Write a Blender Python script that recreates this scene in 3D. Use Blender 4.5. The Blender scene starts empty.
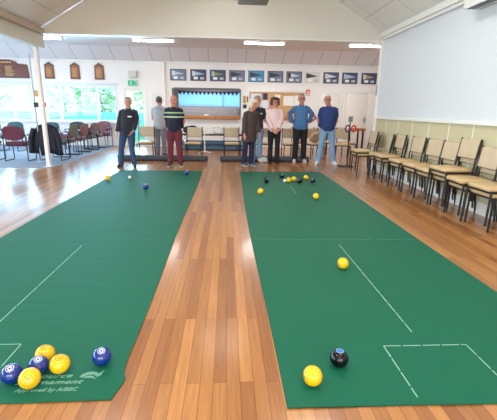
import bpy, bmesh, math, random
from mathutils import Vector, Matrix, noise
random.seed(7)
sc = bpy.context.scene
COL = sc.collection
PI = math.pi

# ------------------------------------------------------------------ colours and materials
def lin(c):
    out = []
    for v in c:
        v = v / 255.0
        out.append(v / 12.92 if v <= 0.04045 else ((v + 0.055) / 1.055) ** 2.4)
    return (out[0], out[1], out[2], 1.0)

MATS = {}
def mat(name, rgb, rough=0.6, metal=0.0, spec=0.5, var=0.0, scale=8.0, emit=None, estr=0.0, bump=0.0, bscale=60.0, coat=0.0, sheen=0.0):
    if name in MATS:
        return MATS[name]
    m = bpy.data.materials.new(name)
    m.use_nodes = True
    nt = m.node_tree
    b = nt.nodes['Principled BSDF']
    b.inputs['Base Color'].default_value = lin(rgb)
    b.inputs['Roughness'].default_value = rough
    b.inputs['Metallic'].default_value = metal
    b.inputs['Specular IOR Level'].default_value = spec
    b.inputs['Coat Weight'].default_value = coat
    b.inputs['Sheen Weight'].default_value = sheen
    if var > 0:
        tc = nt.nodes.new('ShaderNodeTexCoord')
        n = nt.nodes.new('ShaderNodeTexNoise')
        n.inputs['Scale'].default_value = scale
        n.inputs['Detail'].default_value = 4
        nt.links.new(tc.outputs['Object'], n.inputs['Vector'])
        r = nt.nodes.new('ShaderNodeValToRGB')
        c = lin(rgb)
        r.color_ramp.elements[0].position = 0.3
        r.color_ramp.elements[1].position = 0.7
        r.color_ramp.elements[0].color = tuple(max(0, x * (1 - var)) for x in c[:3]) + (1,)
        r.color_ramp.elements[1].color = tuple(min(1, x * (1 + var)) for x in c[:3]) + (1,)
        nt.links.new(n.outputs['Fac'], r.inputs['Fac'])
        nt.links.new(r.outputs['Color'], b.inputs['Base Color'])
    if bump > 0:
        tc = nt.nodes.new('ShaderNodeTexCoord')
        n = nt.nodes.new('ShaderNodeTexNoise')
        n.inputs['Scale'].default_value = bscale
        nt.links.new(tc.outputs['Object'], n.inputs['Vector'])
        bp = nt.nodes.new('ShaderNodeBump')
        bp.inputs['Strength'].default_value = bump
        bp.inputs['Distance'].default_value = 0.01
        nt.links.new(n.outputs['Fac'], bp.inputs['Height'])
        nt.links.new(bp.outputs['Normal'], b.inputs['Normal'])
    if emit:
        b.inputs['Emission Color'].default_value = lin(emit)
        b.inputs['Emission Strength'].default_value = estr
    MATS[name] = m
    return m

def nodes_of(m):
    return m.node_tree, m.node_tree.nodes, m.node_tree.links

def math_node(nt, op, a, b=None):
    n = nt.nodes.new('ShaderNodeMath'); n.operation = op
    for i, v in enumerate((a, b)):
        if v is None: continue
        if isinstance(v, (int, float)): n.inputs[i].default_value = v
        else: nt.links.new(v, n.inputs[i])
    return n.outputs[0]

def wood_floor():
    m = mat('floor_boards', (182, 124, 80), 0.34, spec=0.4, coat=0.45)
    nt, N, L = nodes_of(m)
    b = N['Principled BSDF']
    b.inputs['Coat Roughness'].default_value = 0.14
    tc = N.new('ShaderNodeTexCoord')
    mp = N.new('ShaderNodeMapping'); mp.inputs['Rotation'].default_value = (0, 0, PI / 2)
    L.new(tc.outputs['Object'], mp.inputs['Vector'])
    br = N.new('ShaderNodeTexBrick')
    br.offset = 0.37; br.offset_frequency = 2
    br.inputs['Scale'].default_value = 1.0
    br.inputs['Brick Width'].default_value = 1.7
    br.inputs['Row Height'].default_value = 0.068
    br.inputs['Mortar Size'].default_value = 0.0012
    br.inputs['Mortar Smooth'].default_value = 0.1
    br.inputs['Bias'].default_value = 0.0
    br.inputs['Color1'].default_value = lin((146, 92, 48))
    br.inputs['Color2'].default_value = lin((190, 134, 76))
    br.inputs['Mortar'].default_value = lin((96, 58, 32))
    L.new(mp.outputs['Vector'], br.inputs['Vector'])
    mp2 = N.new('ShaderNodeMapping'); mp2.inputs['Scale'].default_value = (28, 1.6, 1)
    L.new(tc.outputs['Object'], mp2.inputs['Vector'])
    n = N.new('ShaderNodeTexNoise'); n.inputs['Scale'].default_value = 1.5; n.inputs['Detail'].default_value = 6
    n.inputs['Distortion'].default_value = 1.2
    L.new(mp2.outputs['Vector'], n.inputs['Vector'])
    r = N.new('ShaderNodeValToRGB')
    r.color_ramp.elements[0].position = 0.3; r.color_ramp.elements[0].color = (0.78, 0.72, 0.66, 1)
    r.color_ramp.elements[1].position = 0.7; r.color_ramp.elements[1].color = (1.08, 1.06, 1.04, 1)
    L.new(n.outputs['Fac'], r.inputs['Fac'])
    mx = N.new('ShaderNodeMixRGB'); mx.blend_type = 'MULTIPLY'; mx.inputs['Fac'].default_value = 0.9
    L.new(br.outputs['Color'], mx.inputs['Color1']); L.new(r.outputs['Color'], mx.inputs['Color2'])
    L.new(mx.outputs['Color'], b.inputs['Base Color'])
    n3 = N.new('ShaderNodeTexNoise'); n3.inputs['Scale'].default_value = 6.0
    mp3 = N.new('ShaderNodeMapping'); mp3.inputs['Scale'].default_value = (2.0, .35, 1)
    L.new(tc.outputs['Object'], mp3.inputs['Vector']); L.new(mp3.outputs['Vector'], n3.inputs['Vector'])
    bp = N.new('ShaderNodeBump'); bp.inputs['Strength'].default_value = 0.05; bp.inputs['Distance'].default_value = 0.01
    L.new(n3.outputs['Fac'], bp.inputs['Height']); L.new(bp.outputs['Normal'], b.inputs['Normal'])
    return m

def panel_mat(name, rgb, line_rgb, du, dv, w, ax_u, ax_v, rough=0.7, offu=0.0, offv=0.0):
    """Sheet panels with thin joints: du along axis ax_u, dv along axis ax_v (0 = no joints)."""
    m = mat(name, rgb, rough)
    nt, N, L = nodes_of(m)
    b = N['Principled BSDF']
    tc = N.new('ShaderNodeTexCoord'); sp = N.new('ShaderNodeSeparateXYZ')
    L.new(tc.outputs['Object'], sp.inputs[0])
    tot = None
    for d, ax, off in ((du, ax_u, offu), (dv, ax_v, offv)):
        if not d: continue
        s = math_node(nt, 'ADD', sp.outputs[ax], 100.0 * d + off)
        s = math_node(nt, 'MODULO', s, d)
        s = math_node(nt, 'LESS_THAN', s, w)
        tot = s if tot is None else math_node(nt, 'MAXIMUM', tot, s)
    mx = N.new('ShaderNodeMixRGB')
    mx.inputs['Color1'].default_value = lin(rgb); mx.inputs['Color2'].default_value = lin(line_rgb)
    L.new(tot, mx.inputs['Fac']); L.new(mx.outputs['Color'], b.inputs['Base Color'])
    return m

def stripe_mat(name, base, bands, rough=0.85):
    """Fabric with horizontal knitted bands; bands = [(z0, z1, rgb)] in object space."""
    m = mat(name, base, rough)
    nt, N, L = nodes_of(m)
    b = N['Principled BSDF']
    tc = N.new('ShaderNodeTexCoord'); sp = N.new('ShaderNodeSeparateXYZ')
    L.new(tc.outputs['Object'], sp.inputs[0])
    prev = None
    for z0, z1, rgb in bands:
        f = math_node(nt, 'MULTIPLY', math_node(nt, 'GREATER_THAN', sp.outputs[2], z0), math_node(nt, 'LESS_THAN', sp.outputs[2], z1))
        mx = N.new('ShaderNodeMixRGB')
        if prev is None: mx.inputs['Color1'].default_value = lin(base)
        else: L.new(prev, mx.inputs['Color1'])
        mx.inputs['Color2'].default_value = lin(rgb)
        L.new(f, mx.inputs['Fac']); prev = mx.outputs['Color']
    L.new(prev, b.inputs['Base Color'])
    return m

def glass_mat():
    m = bpy.data.materials.new('window_glass'); m.use_nodes = True
    nt, N, L = nodes_of(m)
    N.remove(N['Principled BSDF'])
    out = N['Material Output']
    t = N.new('ShaderNodeBsdfTransparent'); t.inputs['Color'].default_value = (0.76, 0.95, 1.0, 1)
    g = N.new('ShaderNodeBsdfGlossy'); g.inputs['Roughness'].default_value = 0.02
    fr = N.new('ShaderNodeFresnel'); fr.inputs['IOR'].default_value = 1.45
    mx = N.new('ShaderNodeMixShader')
    L.new(fr.outputs[0], mx.inputs[0]); L.new(t.outputs[0], mx.inputs[1]); L.new(g.outputs[0], mx.inputs[2])
    L.new(mx.outputs[0], out.inputs['Surface'])
    return m

# ------------------------------------------------------------------ mesh helpers
def tf(bm, verts, M):
    if M is not None:
        for v in verts: v.co = M @ v.co

def bx(bm, c, s, bev=0.0, M=None, seg=2):
    """box by centre and full size"""
    r = bmesh.ops.create_cube(bm, size=1.0)
    vs = r['verts']
    for v in vs:
        v.co = Vector((v.co.x * s[0], v.co.y * s[1], v.co.z * s[2]))
    if bev > 0:
        es = list({e for v in vs for e in v.link_edges})
        rr = bmesh.ops.bevel(bm, geom=es, offset=min(bev, min(s) * 0.49), segments=seg, profile=0.5, affect='EDGES')
        vs = list({v for f in rr['faces'] for v in f.verts} | {v for v in vs if v.is_valid})
    for v in vs: v.co = v.co + Vector(c)
    tf(bm, vs, M)
    return vs

def box2(bm, a, b, bev=0.0):
    return bx(bm, [(a[i] + b[i]) / 2 for i in range(3)], [abs(b[i] - a[i]) for i in range(3)], bev)

def ring_pts(c, u, v, ru, rv, n):
    return [c + u * (ru * math.cos(2 * PI * k / n)) + v * (rv * math.sin(2 * PI * k / n)) for k in range(n)]

def loft(bm, rings, cap=True, closed=False):
    vr = [[bm.verts.new(p) for p in r] for r in rings]
    n = len(vr[0])
    for a in range(len(vr) - 1 + (1 if closed else 0)):
        A = vr[a]; B = vr[(a + 1) % len(vr)]
        for k in range(n):
            bm.faces.new((A[k], A[(k + 1) % n], B[(k + 1) % n], B[k]))
    if cap and not closed:
        bm.faces.new(list(reversed(vr[0]))); bm.faces.new(vr[-1])
    return [v for r in vr for v in r]

def tube(bm, pts, rad, n=8, closed=False, squash=1.0):
    pts = [Vector(p) for p in pts]
    if not isinstance(rad, (list, tuple)): rad = [rad] * len(pts)
    rings = []
    prev = None
    N = len(pts)
    for i, p in enumerate(pts):
        if closed: d = pts[(i + 1) % N] - pts[i - 1]
        elif i == 0: d = pts[1] - pts[0]
        elif i == N - 1: d = pts[-1] - pts[-2]
        else: d = (pts[i + 1] - p).normalized() + (p - pts[i - 1]).normalized()
        if d.length < 1e-9: d = Vector((0, 0, 1))
        d.normalize()
        if prev is None:
            a = Vector((0, 0, 1)) if abs(d.z) < 0.9 else Vector((1, 0, 0))
            u = d.cross(a).normalized()
        else:
            u = (prev - d * prev.dot(d)).normalized()
        prev = u
        v = d.cross(u).normalized()
        rings.append(ring_pts(p, u, v, rad[i], rad[i] * squash, n))
    return loft(bm, rings, True, closed)

def lathe(bm, prof, n=24, M=None, cap=True):
    rings = [[Vector((r * math.cos(2 * PI * k / n), r * math.sin(2 * PI * k / n), z)) for k in range(n)] for r, z in prof]
    vs = loft(bm, rings, cap)
    tf(bm, vs, M)
    return vs

def ell(bm, c, r, M=None, u=16, v=10):
    res = bmesh.ops.create_uvsphere(bm, u_segments=u, v_segments=v, radius=1.0)
    vs = res['verts']
    for p in vs: p.co = Vector((p.co.x * r[0], p.co.y * r[1], p.co.z * r[2]))
    if M is not None:
        for p in vs: p.co = M @ p.co
    for p in vs: p.co = p.co + Vector(c)
    return vs

def prism(bm, poly, y0, y1):
    """polygon in (x, z) extruded from y0 to y1"""
    a = [bm.verts.new((p[0], y0, p[1])) for p in poly]
    b = [bm.verts.new((p[0], y1, p[1])) for p in poly]
    n = len(poly)
    bm.faces.new(a); bm.faces.new(list(reversed(b)))
    for k in range(n): bm.faces.new((a[(k + 1) % n], a[k], b[k], b[(k + 1) % n]))
    return a + b

def obj(name, bm, m, parent=None, smooth=True, loc=None, rotz=0.0, auto=True):
    bmesh.ops.recalc_face_normals(bm, faces=bm.faces[:])
    me = bpy.data.meshes.new(name)
    bm.to_mesh(me); bm.free()
    me.materials.append(m)
    if smooth:
        for p in me.polygons: p.use_smooth = True
        if auto:
            try: me.set_sharp_from_angle(angle=math.radians(38))
            except Exception: pass
    o = bpy.data.objects.new(name, me)
    COL.objects.link(o)
    if parent is not None: o.parent = parent
    if loc is not None: o.location = loc
    if rotz: o.rotation_euler = (0, 0, rotz)
    return o

def remesh(name, bm, m, parent, voxel=0.011, it=3, fac=0.5):
    """join overlapping closed pieces into ONE continuous surface"""
    bmesh.ops.recalc_face_normals(bm, faces=bm.faces[:])
    me = bpy.data.meshes.new('tmp'); bm.to_mesh(me); bm.free()
    o = bpy.data.objects.new('tmp', me); COL.objects.link(o)
    md = o.modifiers.new('r', 'REMESH'); md.mode = 'VOXEL'; md.voxel_size = voxel; md.use_smooth_shade = True
    s = o.modifiers.new('s', 'SMOOTH'); s.factor = fac; s.iterations = it
    dg = bpy.context.evaluated_depsgraph_get()
    me2 = bpy.data.meshes.new_from_object(o.evaluated_get(dg))
    bpy.data.objects.remove(o); bpy.data.meshes.remove(me)
    me2.name = name
    me2.materials.clear(); me2.materials.append(m)
    for p in me2.polygons: p.use_smooth = True
    q = bpy.data.objects.new(name, me2); COL.objects.link(q)
    if parent is not None: q.parent = parent
    return q

def tag(o, label=None, cat=None, group=None, kind=None):
    if label: o['label'] = label
    if cat: o['category'] = cat
    if group: o['group'] = group
    if kind: o['kind'] = kind
    return o

def thing(name, label, cat, loc=(0, 0, 0), rotz=0.0, group=None):
    o = bpy.data.objects.new(name, None); o.empty_display_size = 0.1
    COL.objects.link(o); o.location = loc; o.rotation_euler = (0, 0, rotz)
    return tag(o, label, cat, group)

def struct(name, bm, m, parent=None, smooth=False):
    o = obj(name, bm, m, parent, smooth=smooth)
    if parent is None: o['kind'] = 'structure'
    return o

def copy_tree(o, parent=None):
    c = o.copy(); COL.objects.link(c)
    if parent is not None: c.parent = parent
    for ch in list(o.children): copy_tree(ch, c)
    return c

def dup(root, loc, rotz, label, group=None):
    r = copy_tree(root)
    r.location = loc; r.rotation_euler = (0, 0, rotz); r['label'] = label
    if group: r['group'] = group
    return r

def B(): return bmesh.new()

# ------------------------------------------------------------------ camera
F_PX, PITCH, YAW, ROLL, H = 386.97, 0.2533, 0.0575, 0.0157, 1.3528
fw = Vector((math.sin(YAW) * math.cos(PITCH), math.cos(YAW) * math.cos(PITCH), -math.sin(PITCH)))
rt = Vector((math.cos(YAW), -math.sin(YAW), 0)); up = rt.cross(fw)
r2 = rt * math.cos(ROLL) + up * math.sin(ROLL); u2 = up * math.cos(ROLL) - rt * math.sin(ROLL)
cam = bpy.data.cameras.new('camera'); co = bpy.data.objects.new('camera', cam); COL.objects.link(co)
cam.sensor_fit = 'HORIZONTAL'; cam.sensor_width = 36.0; cam.lens = 36.0 * F_PX / 497.0; cam.clip_start = 0.05; cam.clip_end = 300
M4 = Matrix((r2, u2, -fw)).transposed().to_4x4(); M4.translation = (0, 0, H)
co.matrix_world = M4
sc.camera = co

# ------------------------------------------------------------------ shared materials
CREAM = mat('cream_paint', (226, 218, 206), 0.6, var=0.02, scale=2)
WALLW = mat('rear_wall_paint', (232, 229, 226), 0.6, var=0.02, scale=2)
TRIM = mat('white_gloss_trim', (232, 232, 228), 0.35)
BLUEWHITE = mat('pale_board_paint', (214, 219, 224), 0.5, var=0.015, scale=30)
STEEL_D = mat('dark_steel', (38, 33, 30), 0.4, metal=0.3)
CHROME = mat('chrome', (200, 202, 205), 0.2, metal=1.0)
BLACK = mat('black_plastic', (18, 18, 20), 0.5)
GLASS = glass_mat()
WOODC = mat('oiled_timber', (176, 112, 60), 0.35, var=0.2, scale=5)
PAPER = mat('white_paper', (236, 236, 232), 0.8)
YR = 14.6            # rear wall
YB = 9.2             # bulkhead
XW = 3.5             # right wall
XL = -4.0            # left beam line
XA = -9.6            # outer wall of the side bay

# ------------------------------------------------------------------ the setting
b = B(); box2(b, (XA, -4.2, -0.12), (7.0, YR + 0.15, 0.0)); struct('floor', b, wood_floor())
CARPET = mat('blue_carpet', (140, 154, 172), 0.95, var=0.1, scale=60, bump=0.3, bscale=300)
b = B(); box2(b, (XA, 9.0, 0.0), (-4.02, YR, 0.007)); struct('floor_carpet', b, CARPET)

# right wall: pale boards above, straw-coloured wainscot below
b = B(); box2(b, (XW, -4.2, 0), (XW + 0.16, YB, 3.12)); struct('wall_right', b, BLUEWHITE)
WAIN = panel_mat('straw_wainscot', (200, 190, 154), (236, 234, 220), 0.62, 0, 0.022, 1, 2, 0.55, offu=0.17)
b = B(); box2(b, (XW - 0.012, -4.2, 0.16), (XW, YB, 1.21)); struct('trim_1', b, WAIN)
b = B(); box2(b, (XW - 0.05, -4.2, 1.195), (XW, YB, 1.245), 0.006); struct('trim_2', b, TRIM)
b = B(); box2(b, (XW - 0.025, -4.2, 0), (XW, YB, 0.17), 0.004); struct('baseboard_right', b, TRIM)
b = B(); box2(b, (XW - 0.045, YB - 0.06, 0), (XW + 0.17, YB + 0.03, 2.9), 0.006); struct('trim_3', b, TRIM)
b = B(); box2(b, (XW - 0.09, -4.2, 2.95), (XW, YB, 3.06), 0.012); box2(b, (XW - 0.05, -4.2, 2.90), (XW, YB, 2.96), 0.008)
struct('trim_4', b, TRIM)
# wide bulkhead with its gable
SL = 0.585
RIDX = -0.2; RIDZ = 3.04 + SL * (XW - RIDX)
b = B(); prism(b, [(XL - 0.1, 2.875), (XW + 0.16, 2.885), (XW + 0.16, 3.04), (RIDX, RIDZ + 0.05), (XL - 0.1, 2.9)], YB, YB + 0.16)
BULK = mat('bulkhead_paint', (214, 212, 204), 0.6, var=0.02, scale=2)
struct('wall_bulkhead', b, BULK)
b = B(); box2(b, (XL, YB - 0.01, 2.865), (XW, YB + 0.17, 2.89), 0.004); struct('trim_5', b, TRIM)
# raked ceiling in two slopes
def slope(name, x0, z0, x1, z1):
    L_ = math.hypot(x1 - x0, z1 - z0)
    b = B(); box2(b, (0, -4.2, 0), (L_, YB, 0.06))
    o = struct(name, b, CEILP)
    o.location = (x0, 0, z0); o.rotation_euler = (0, -math.atan2(z1 - z0, x1 - x0), 0)
    return o
CEILP = panel_mat('ceiling_sheets', (236, 235, 232), (186, 186, 184), 0.62, 1.25, 0.014, 0, 1, 0.7)
slope('ceiling_right', RIDX, RIDZ, XW + 0.1, 3.04 - SL * 0.1)
slope('ceiling_left', XL - 0.1, RIDZ - SL * (RIDX - XL + 0.1), RIDX, RIDZ)
# left beam over the side bay, its cornice and the slim steel post that carries it
b = B(); box2(b, (XL - 0.14, -4.2, 2.60), (XL, YB + 0.16, 2.98), 0.006); struct('trim_6', b, mat('beam_paint', (210, 205, 192), 0.6))
b = B(); box2(b, (XL, -4.2, 2.86), (XL + 0.1, YB, 2.97), 0.02); struct('trim_7', b, mat('cornice_paint', (186, 170, 150), 0.6))
b = B(); bx(b, (-4.13, 9.2, 1.3), (0.085, 0.085, 2.6), 0.012); bx(b, (-4.13, 9.2, 0.008), (0.15, 0.15, 0.016), 0.003)
struct('column_left', b, mat('post_paint', (230, 229, 227), 0.5))
# rear part: flat ceiling, raked strip, rear wall with openings
b = B(); box2(b, (XA, YB + 0.16, 3.32), (7.0, 13.9, 3.38)); box2(b, (XA, -4.2, 3.32), (XL - 0.14, YB + 0.16, 3.38))
struct('ceiling_rear', b, mat('rear_ceiling_paint', (230, 222, 220), 0.7))
RAKE = panel_mat('raked_sheets', (226, 220, 222), (164, 160, 164), 0.65, 0, 0.018, 0, 1, 0.65)
b = B(); prism_pts = None
va = [b.verts.new(p) for p in ((XA, 13.86, 3.33), (7.0, 13.86, 3.33), (7.0, YR, 2.93), (XA, YR, 2.93))]
vb = [b.verts.new(p) for p in ((XA, 13.86, 3.4), (7.0, 13.86, 3.4), (7.0, YR, 3.0), (XA, YR, 3.0))]
b.faces.new(va); b.faces.new(vb)
for k in range(4): b.faces.new((va[k], va[(k + 1) % 4], vb[(k + 1) % 4], vb[k]))
struct('ceiling_raked', b, RAKE)
b = B(); box2(b, (XA, YR - 0.05, 2.90), (7.0, YR, 2.95), 0.01); struct('trim_8', b, TRIM)

HOLES = [(-9.35, -6.9, 0.86, 2.11), (-6.45, -3.93, 0.86, 2.11), (-3.66, -2.93, 0.0, 2.03), (-1.93, 0.49, 1.0, 2.05)]
def holed_wall(name, x0, x1, z1, holes, y0, y1, m):
    xs = sorted({x0, x1} | {h[0] for h in holes} | {h[1] for h in holes})
    b = B()
    for a, c in zip(xs, xs[1:]):
        mid = (a + c) / 2; z = 0.0
        for h in sorted([h for h in holes if h[0] < mid < h[1]], key=lambda h: h[2]):
            if h[2] > z: box2(b, (a, y0, z), (c, y1, h[2]))
            z = h[3]
        box2(b, (a, y0, z), (c, y1, z1))
    return struct(name, b, m)
holed_wall('wall_rear', XA, 7.0, 3.4, HOLES, YR, YR + 0.15, WALLW)
b = B(); box2(b, (-2.83, YR - 0.10, 0), (-2.2, YR, 2.93)); struct('wall_pilaster', b, WALLW)
b = B(); box2(b, (-2.2, YR - 0.02, 0), (7.0, YR, 0.1), 0.004); box2(b, (XA, YR - 0.02, 0), (-3.76, YR, 0.1), 0.004); struct('baseboard_rear', b, TRIM)
b = B(); box2(b, (7.0, YB - 0.2, 0), (7.15, YR + 0.15, 3.4)); struct('wall_right_rear', b, WALLW)
b = B(); box2(b, (XW + 0.16, YB - 0.16, 0), (7.0, YB, 3.4)); struct('wall_front_rear', b, WALLW)

# side-bay outer wall and the wall behind the camera, both with big daylight windows
def side_wall():
    b = B(); x0, x1 = XA - 0.15, XA
    ys = [-4.2, -2.0, 2.2, 3.0, 7.2, 8.0, 12.6, YR + 0.15]
    for k in range(7):
        if k % 2 == 0: box2(b, (x0, ys[k], 0), (x1, ys[k + 1], 3.4))
        else:
            box2(b, (x0, ys[k], 0), (x1, ys[k + 1], 0.8)); box2(b, (x0, ys[k], 2.4), (x1, ys[k + 1], 3.4))
    struct('wall_left', b, WALLW)
side_wall()
holed_wall('wall_front', XA - 0.15, XW + 0.16, 5.4, [(-8.5, -5.0, 0.8, 2.5), (-3.4, -0.4, 0.8, 2.6), (0.2, 3.0, 0.8, 2.6)], -4.35, -4.2, CREAM)

# windows in the rear wall
FRAMEW = mat('window_frame_paint', (214, 226, 234), 0.4)
def window(name, x0, x1, z0, z1, mulls, sill=True):
    b = B()
    fr = 0.055
    y0, y1 = YR - 0.015, YR + 0.09
    box2(b, (x0, y0, z0), (x0 + fr, y1, z1)); box2(b, (x1 - fr, y0, z0), (x1, y1, z1))
    box2(b, (x0 + fr, y0, z0), (x1 - fr, y1, z0 + fr)); box2(b, (x0 + fr, y0, z1 - fr), (x1 - fr, y1, z1))
    for mx in mulls: box2(b, (mx - 0.03, y0 + 0.01, z0 + fr), (mx + 0.03, y1, z1 - fr))
    w = struct(name, b, FRAMEW)
    b = B(); box2(b, (x0 + fr, YR + 0.05, z0 + fr), (x1 - fr, YR + 0.056, z1 - fr)); obj('window_pane', b, GLASS, w, smooth=False)
    if sill:
        b = B(); box2(b, (x0 - 0.06, YR - 0.09, z0 - 0.05), (x1 + 0.06, YR - 0.001, z0), 0.006); obj('window_sill', b, FRAMEW, w)
        b = B()
        box2(b, (x0 - 0.08, YR - 0.02, z1), (x1 + 0.08, YR - 0.001, z1 + 0.09), 0.004)
        obj('window_architrave', b, FRAMEW, w)
    return w
window('window_1', -9.35, -6.9, 0.86, 2.11, [-8.4, -7.55])
window('window_2', -6.45, -3.93, 0.86, 2.11, [-5.93, -4.63])
# glazed exit door
def exit_door():
    b = B()
    for x0, x1 in ((-3.76, -3.64), (-2.95, -2.86)): box2(b, (x0, YR - 0.03, 0), (x1, YR, 2.1), 0.004)
    box2(b, (-3.64, YR - 0.03, 2.01), (-2.95, YR, 2.1), 0.004)
    d = struct('door_1', b, TRIM)
    b = B(); x0, x1, z1 = -3.65, -2.94, 2.02
    box2(b, (x0, YR + 0.02, 0), (x0 + 0.08, YR + 0.06, z1)); box2(b, (x1 - 0.08, YR + 0.02, 0), (x1, YR + 0.06, z1))
    box2(b, (x0 + .08, YR + 0.02, 0), (x1 - .08, YR + 0.06, 0.12)); box2(b, (x0 + .08, YR + 0.02, z1 - 0.1), (x1 - .08, YR + 0.06, z1))
    obj('door_leaf', b, TRIM, d, smooth=False)
    b = B(); box2(b, (x0 + .08, YR + 0.037, .12), (x1 - .08, YR + 0.043, z1 - .1)); obj('door_glass', b, GLASS, d, smooth=False)
    b = B(); tube(b, [(x0 + .04, YR + .02, 1.0), (x0 + .04, YR - .03, 1.0), (x0 + .14, YR - .03, 1.0)], 0.01); obj('door_handle', b, CHROME, d)
exit_door()
# two cream doors on the right
DOORP = mat('door_paint', (232, 226, 220), 0.45)
def cream_door(name, x0, x1, z1, split, hx):
    b = B(); box2(b, (x0 - 0.07, YR - 0.03, 0), (x0, YR, z1 + .07), .004); box2(b, (x1, YR - 0.03, 0), (x1 + .07, YR, z1 + .07), .004)
    box2(b, (x0, YR - 0.03, z1), (x1, YR, z1 + .07), .004)
    d = struct(name, b, TRIM)
    xs = [x0] + ([split] if split else []) + [x1]
    for a, c in zip(xs, xs[1:]):
        b = B(); box2(b, (a + .004, YR - 0.022, 0.01), (c - .004, YR, z1 - .004), .003); lf = obj('door_leaf', b, DOORP, d)
    b = B(); box2(b, (hx - .03, YR - .03, .95), (hx + .03, YR - .022, 1.15), .003); tube(b, [(hx, YR - .03, 1.05), (hx, YR - .08, 1.05), (hx - .1, YR - .08, 1.05)], .011)
    obj('door_handle', b, CHROME, d)
    return d
cream_door('door_2', 3.38, 4.12, 1.99, None, 4.02)
cream_door('door_3', 4.38, 6.0, 2.01, 5.19, 5.12)
b = B(); bx(b, (5.75, YR - .03, 1.5), (.16, .012, .12), .003); tag(obj('door_notice', b, mat('lilac_paper', (196, 190, 222), .8)), 'small pale lilac notice on the cream double doors', 'notice')

# servery behind the hatch
def servery():
    b = B()
    y1 = 17.4
    box2(b, (-2.6, y1, 0), (1.2, y1 + .1, 1.45)); box2(b, (-2.6, y1, 2.02), (1.2, y1 + .1, 2.8))
    box2(b, (-2.6, y1, 1.45), (-2.1, y1 + .1, 2.02)); box2(b, (.75, y1, 1.45), (1.2, y1 + .1, 2.02))
    box2(b, (-2.7, YR + .15, 0), (-2.6, y1 + .1, 2.8)); box2(b, (1.2, YR + .15, 0), (1.3, y1 + .1, 2.8))
    box2(b, (-2.7, YR + .15, 2.7), (1.3, y1 + .1, 2.8)); box2(b, (-2.7, YR + .15, -.1), (1.3, y1 + .1, 0))
    struct('wall_servery', b, panel_mat('grey_tiles', (176, 172, 178), (140, 138, 144), .15, .15, .012, 0, 2, .3))
    b = B(); 
    for x in (-2.1, -.2, .72): box2(b, (x, y1 - .01, 1.45), (x + .05, y1 + .06, 2.02))
    box2(b, (-2.1, y1 - .01, 1.43), (.77, y1 + .06, 1.47)); box2(b, (-2.1, y1 - .01, 2.0), (.77, y1 + .06, 2.04))
    w = struct('window_3', b, FRAMEW)
    b = B(); box2(b, (-2.05, y1 + .02, 1.47), (.72, y1 + .026, 2.0)); obj('window_pane', b, GLASS, w, smooth=False)
    bl = mat('pale_blind', (196, 220, 246), .8)
    nt, N, L = nodes_of(bl)
    tr = N.new('ShaderNodeBsdfTranslucent'); tr.inputs['Color'].default_value = lin((206, 228, 250))
    mx = N.new('ShaderNodeMixShader'); mx.inputs[0].default_value = .45
    L.new(N['Principled BSDF'].outputs[0], mx.inputs[1]); L.new(tr.outputs[0], mx.inputs[2]); L.new(mx.outputs[0], N['Material Output'].inputs['Surface'])
    b = B()
    for k in range(22):
        x = -2.03 + k * .126
        bx(b, (x + .06, y1 - .03, 1.74), (.1255, .004, .54), 0)
    tag(obj('vertical_blind', b, bl, smooth=False), 'pale blue vertical blind across the kitchen window behind the hatch', 'blind')
    # hatch lining and timber counter
    b = B(); G = mat('hatch_lining', (104, 98, 100), .5)
    box2(b, (-1.97, YR - .03, 1.12), (-1.9, YR + .15, 2.07)); box2(b, (.46, YR - .02, 1.12), (.50, YR + .15, 2.07)); box2(b, (-1.9, YR - .03, 2.03), (.46, YR + .15, 2.09))
    struct('trim_9', b, G)
    b = B(); box2(b, (-1.925, YR - .16, 1.002), (.485, YR + .5, 1.12), .01); tag(obj('servery_counter', b, WOODC), 'long orange timber counter ledge under the kitchen hatch', 'counter')
    b = B(); box2(b, (-1.86, YR + .22, 1.121), (.42, YR + .27, 1.45), .004)
    tag(obj('counter_screen', b, panel_mat('grey_screen', (176, 172, 178), (140, 138, 146), .12, .11, .01, 0, 2, .4)), 'grey tiled upstand behind the timber counter in the hatch', 'splashback')
    t = thing('bunting', 'string of dark pennants across the top of the kitchen hatch', 'bunting', (0, YR + .3, 0))
    b = B(); tube(b, [(-1.86, 0, 1.99), (-.7, 0, 1.96), (.46, 0, 1.99)], .006); obj('string', b, BLACK, t)
    pm = mat('dark_pennant', (52, 58, 70), .8)
    for k in range(15):
        x = -1.72 + k * .148
        b = B(); prism(b, [(x - .066, 1.975), (x + .066, 1.975), (x, 1.84)], -.004, .004); obj('pennant', b, pm, t, smooth=False)
    b = B(); prism(b, [(-.83, 1.1205), (-.67, 1.1205), (-.68, 1.18), (-.82, 1.18)], YR - .09, YR - .06)
    tag(obj('counter_sign', b, PAPER), 'small white card standing on the timber hatch counter', 'card')
servery()

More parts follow.
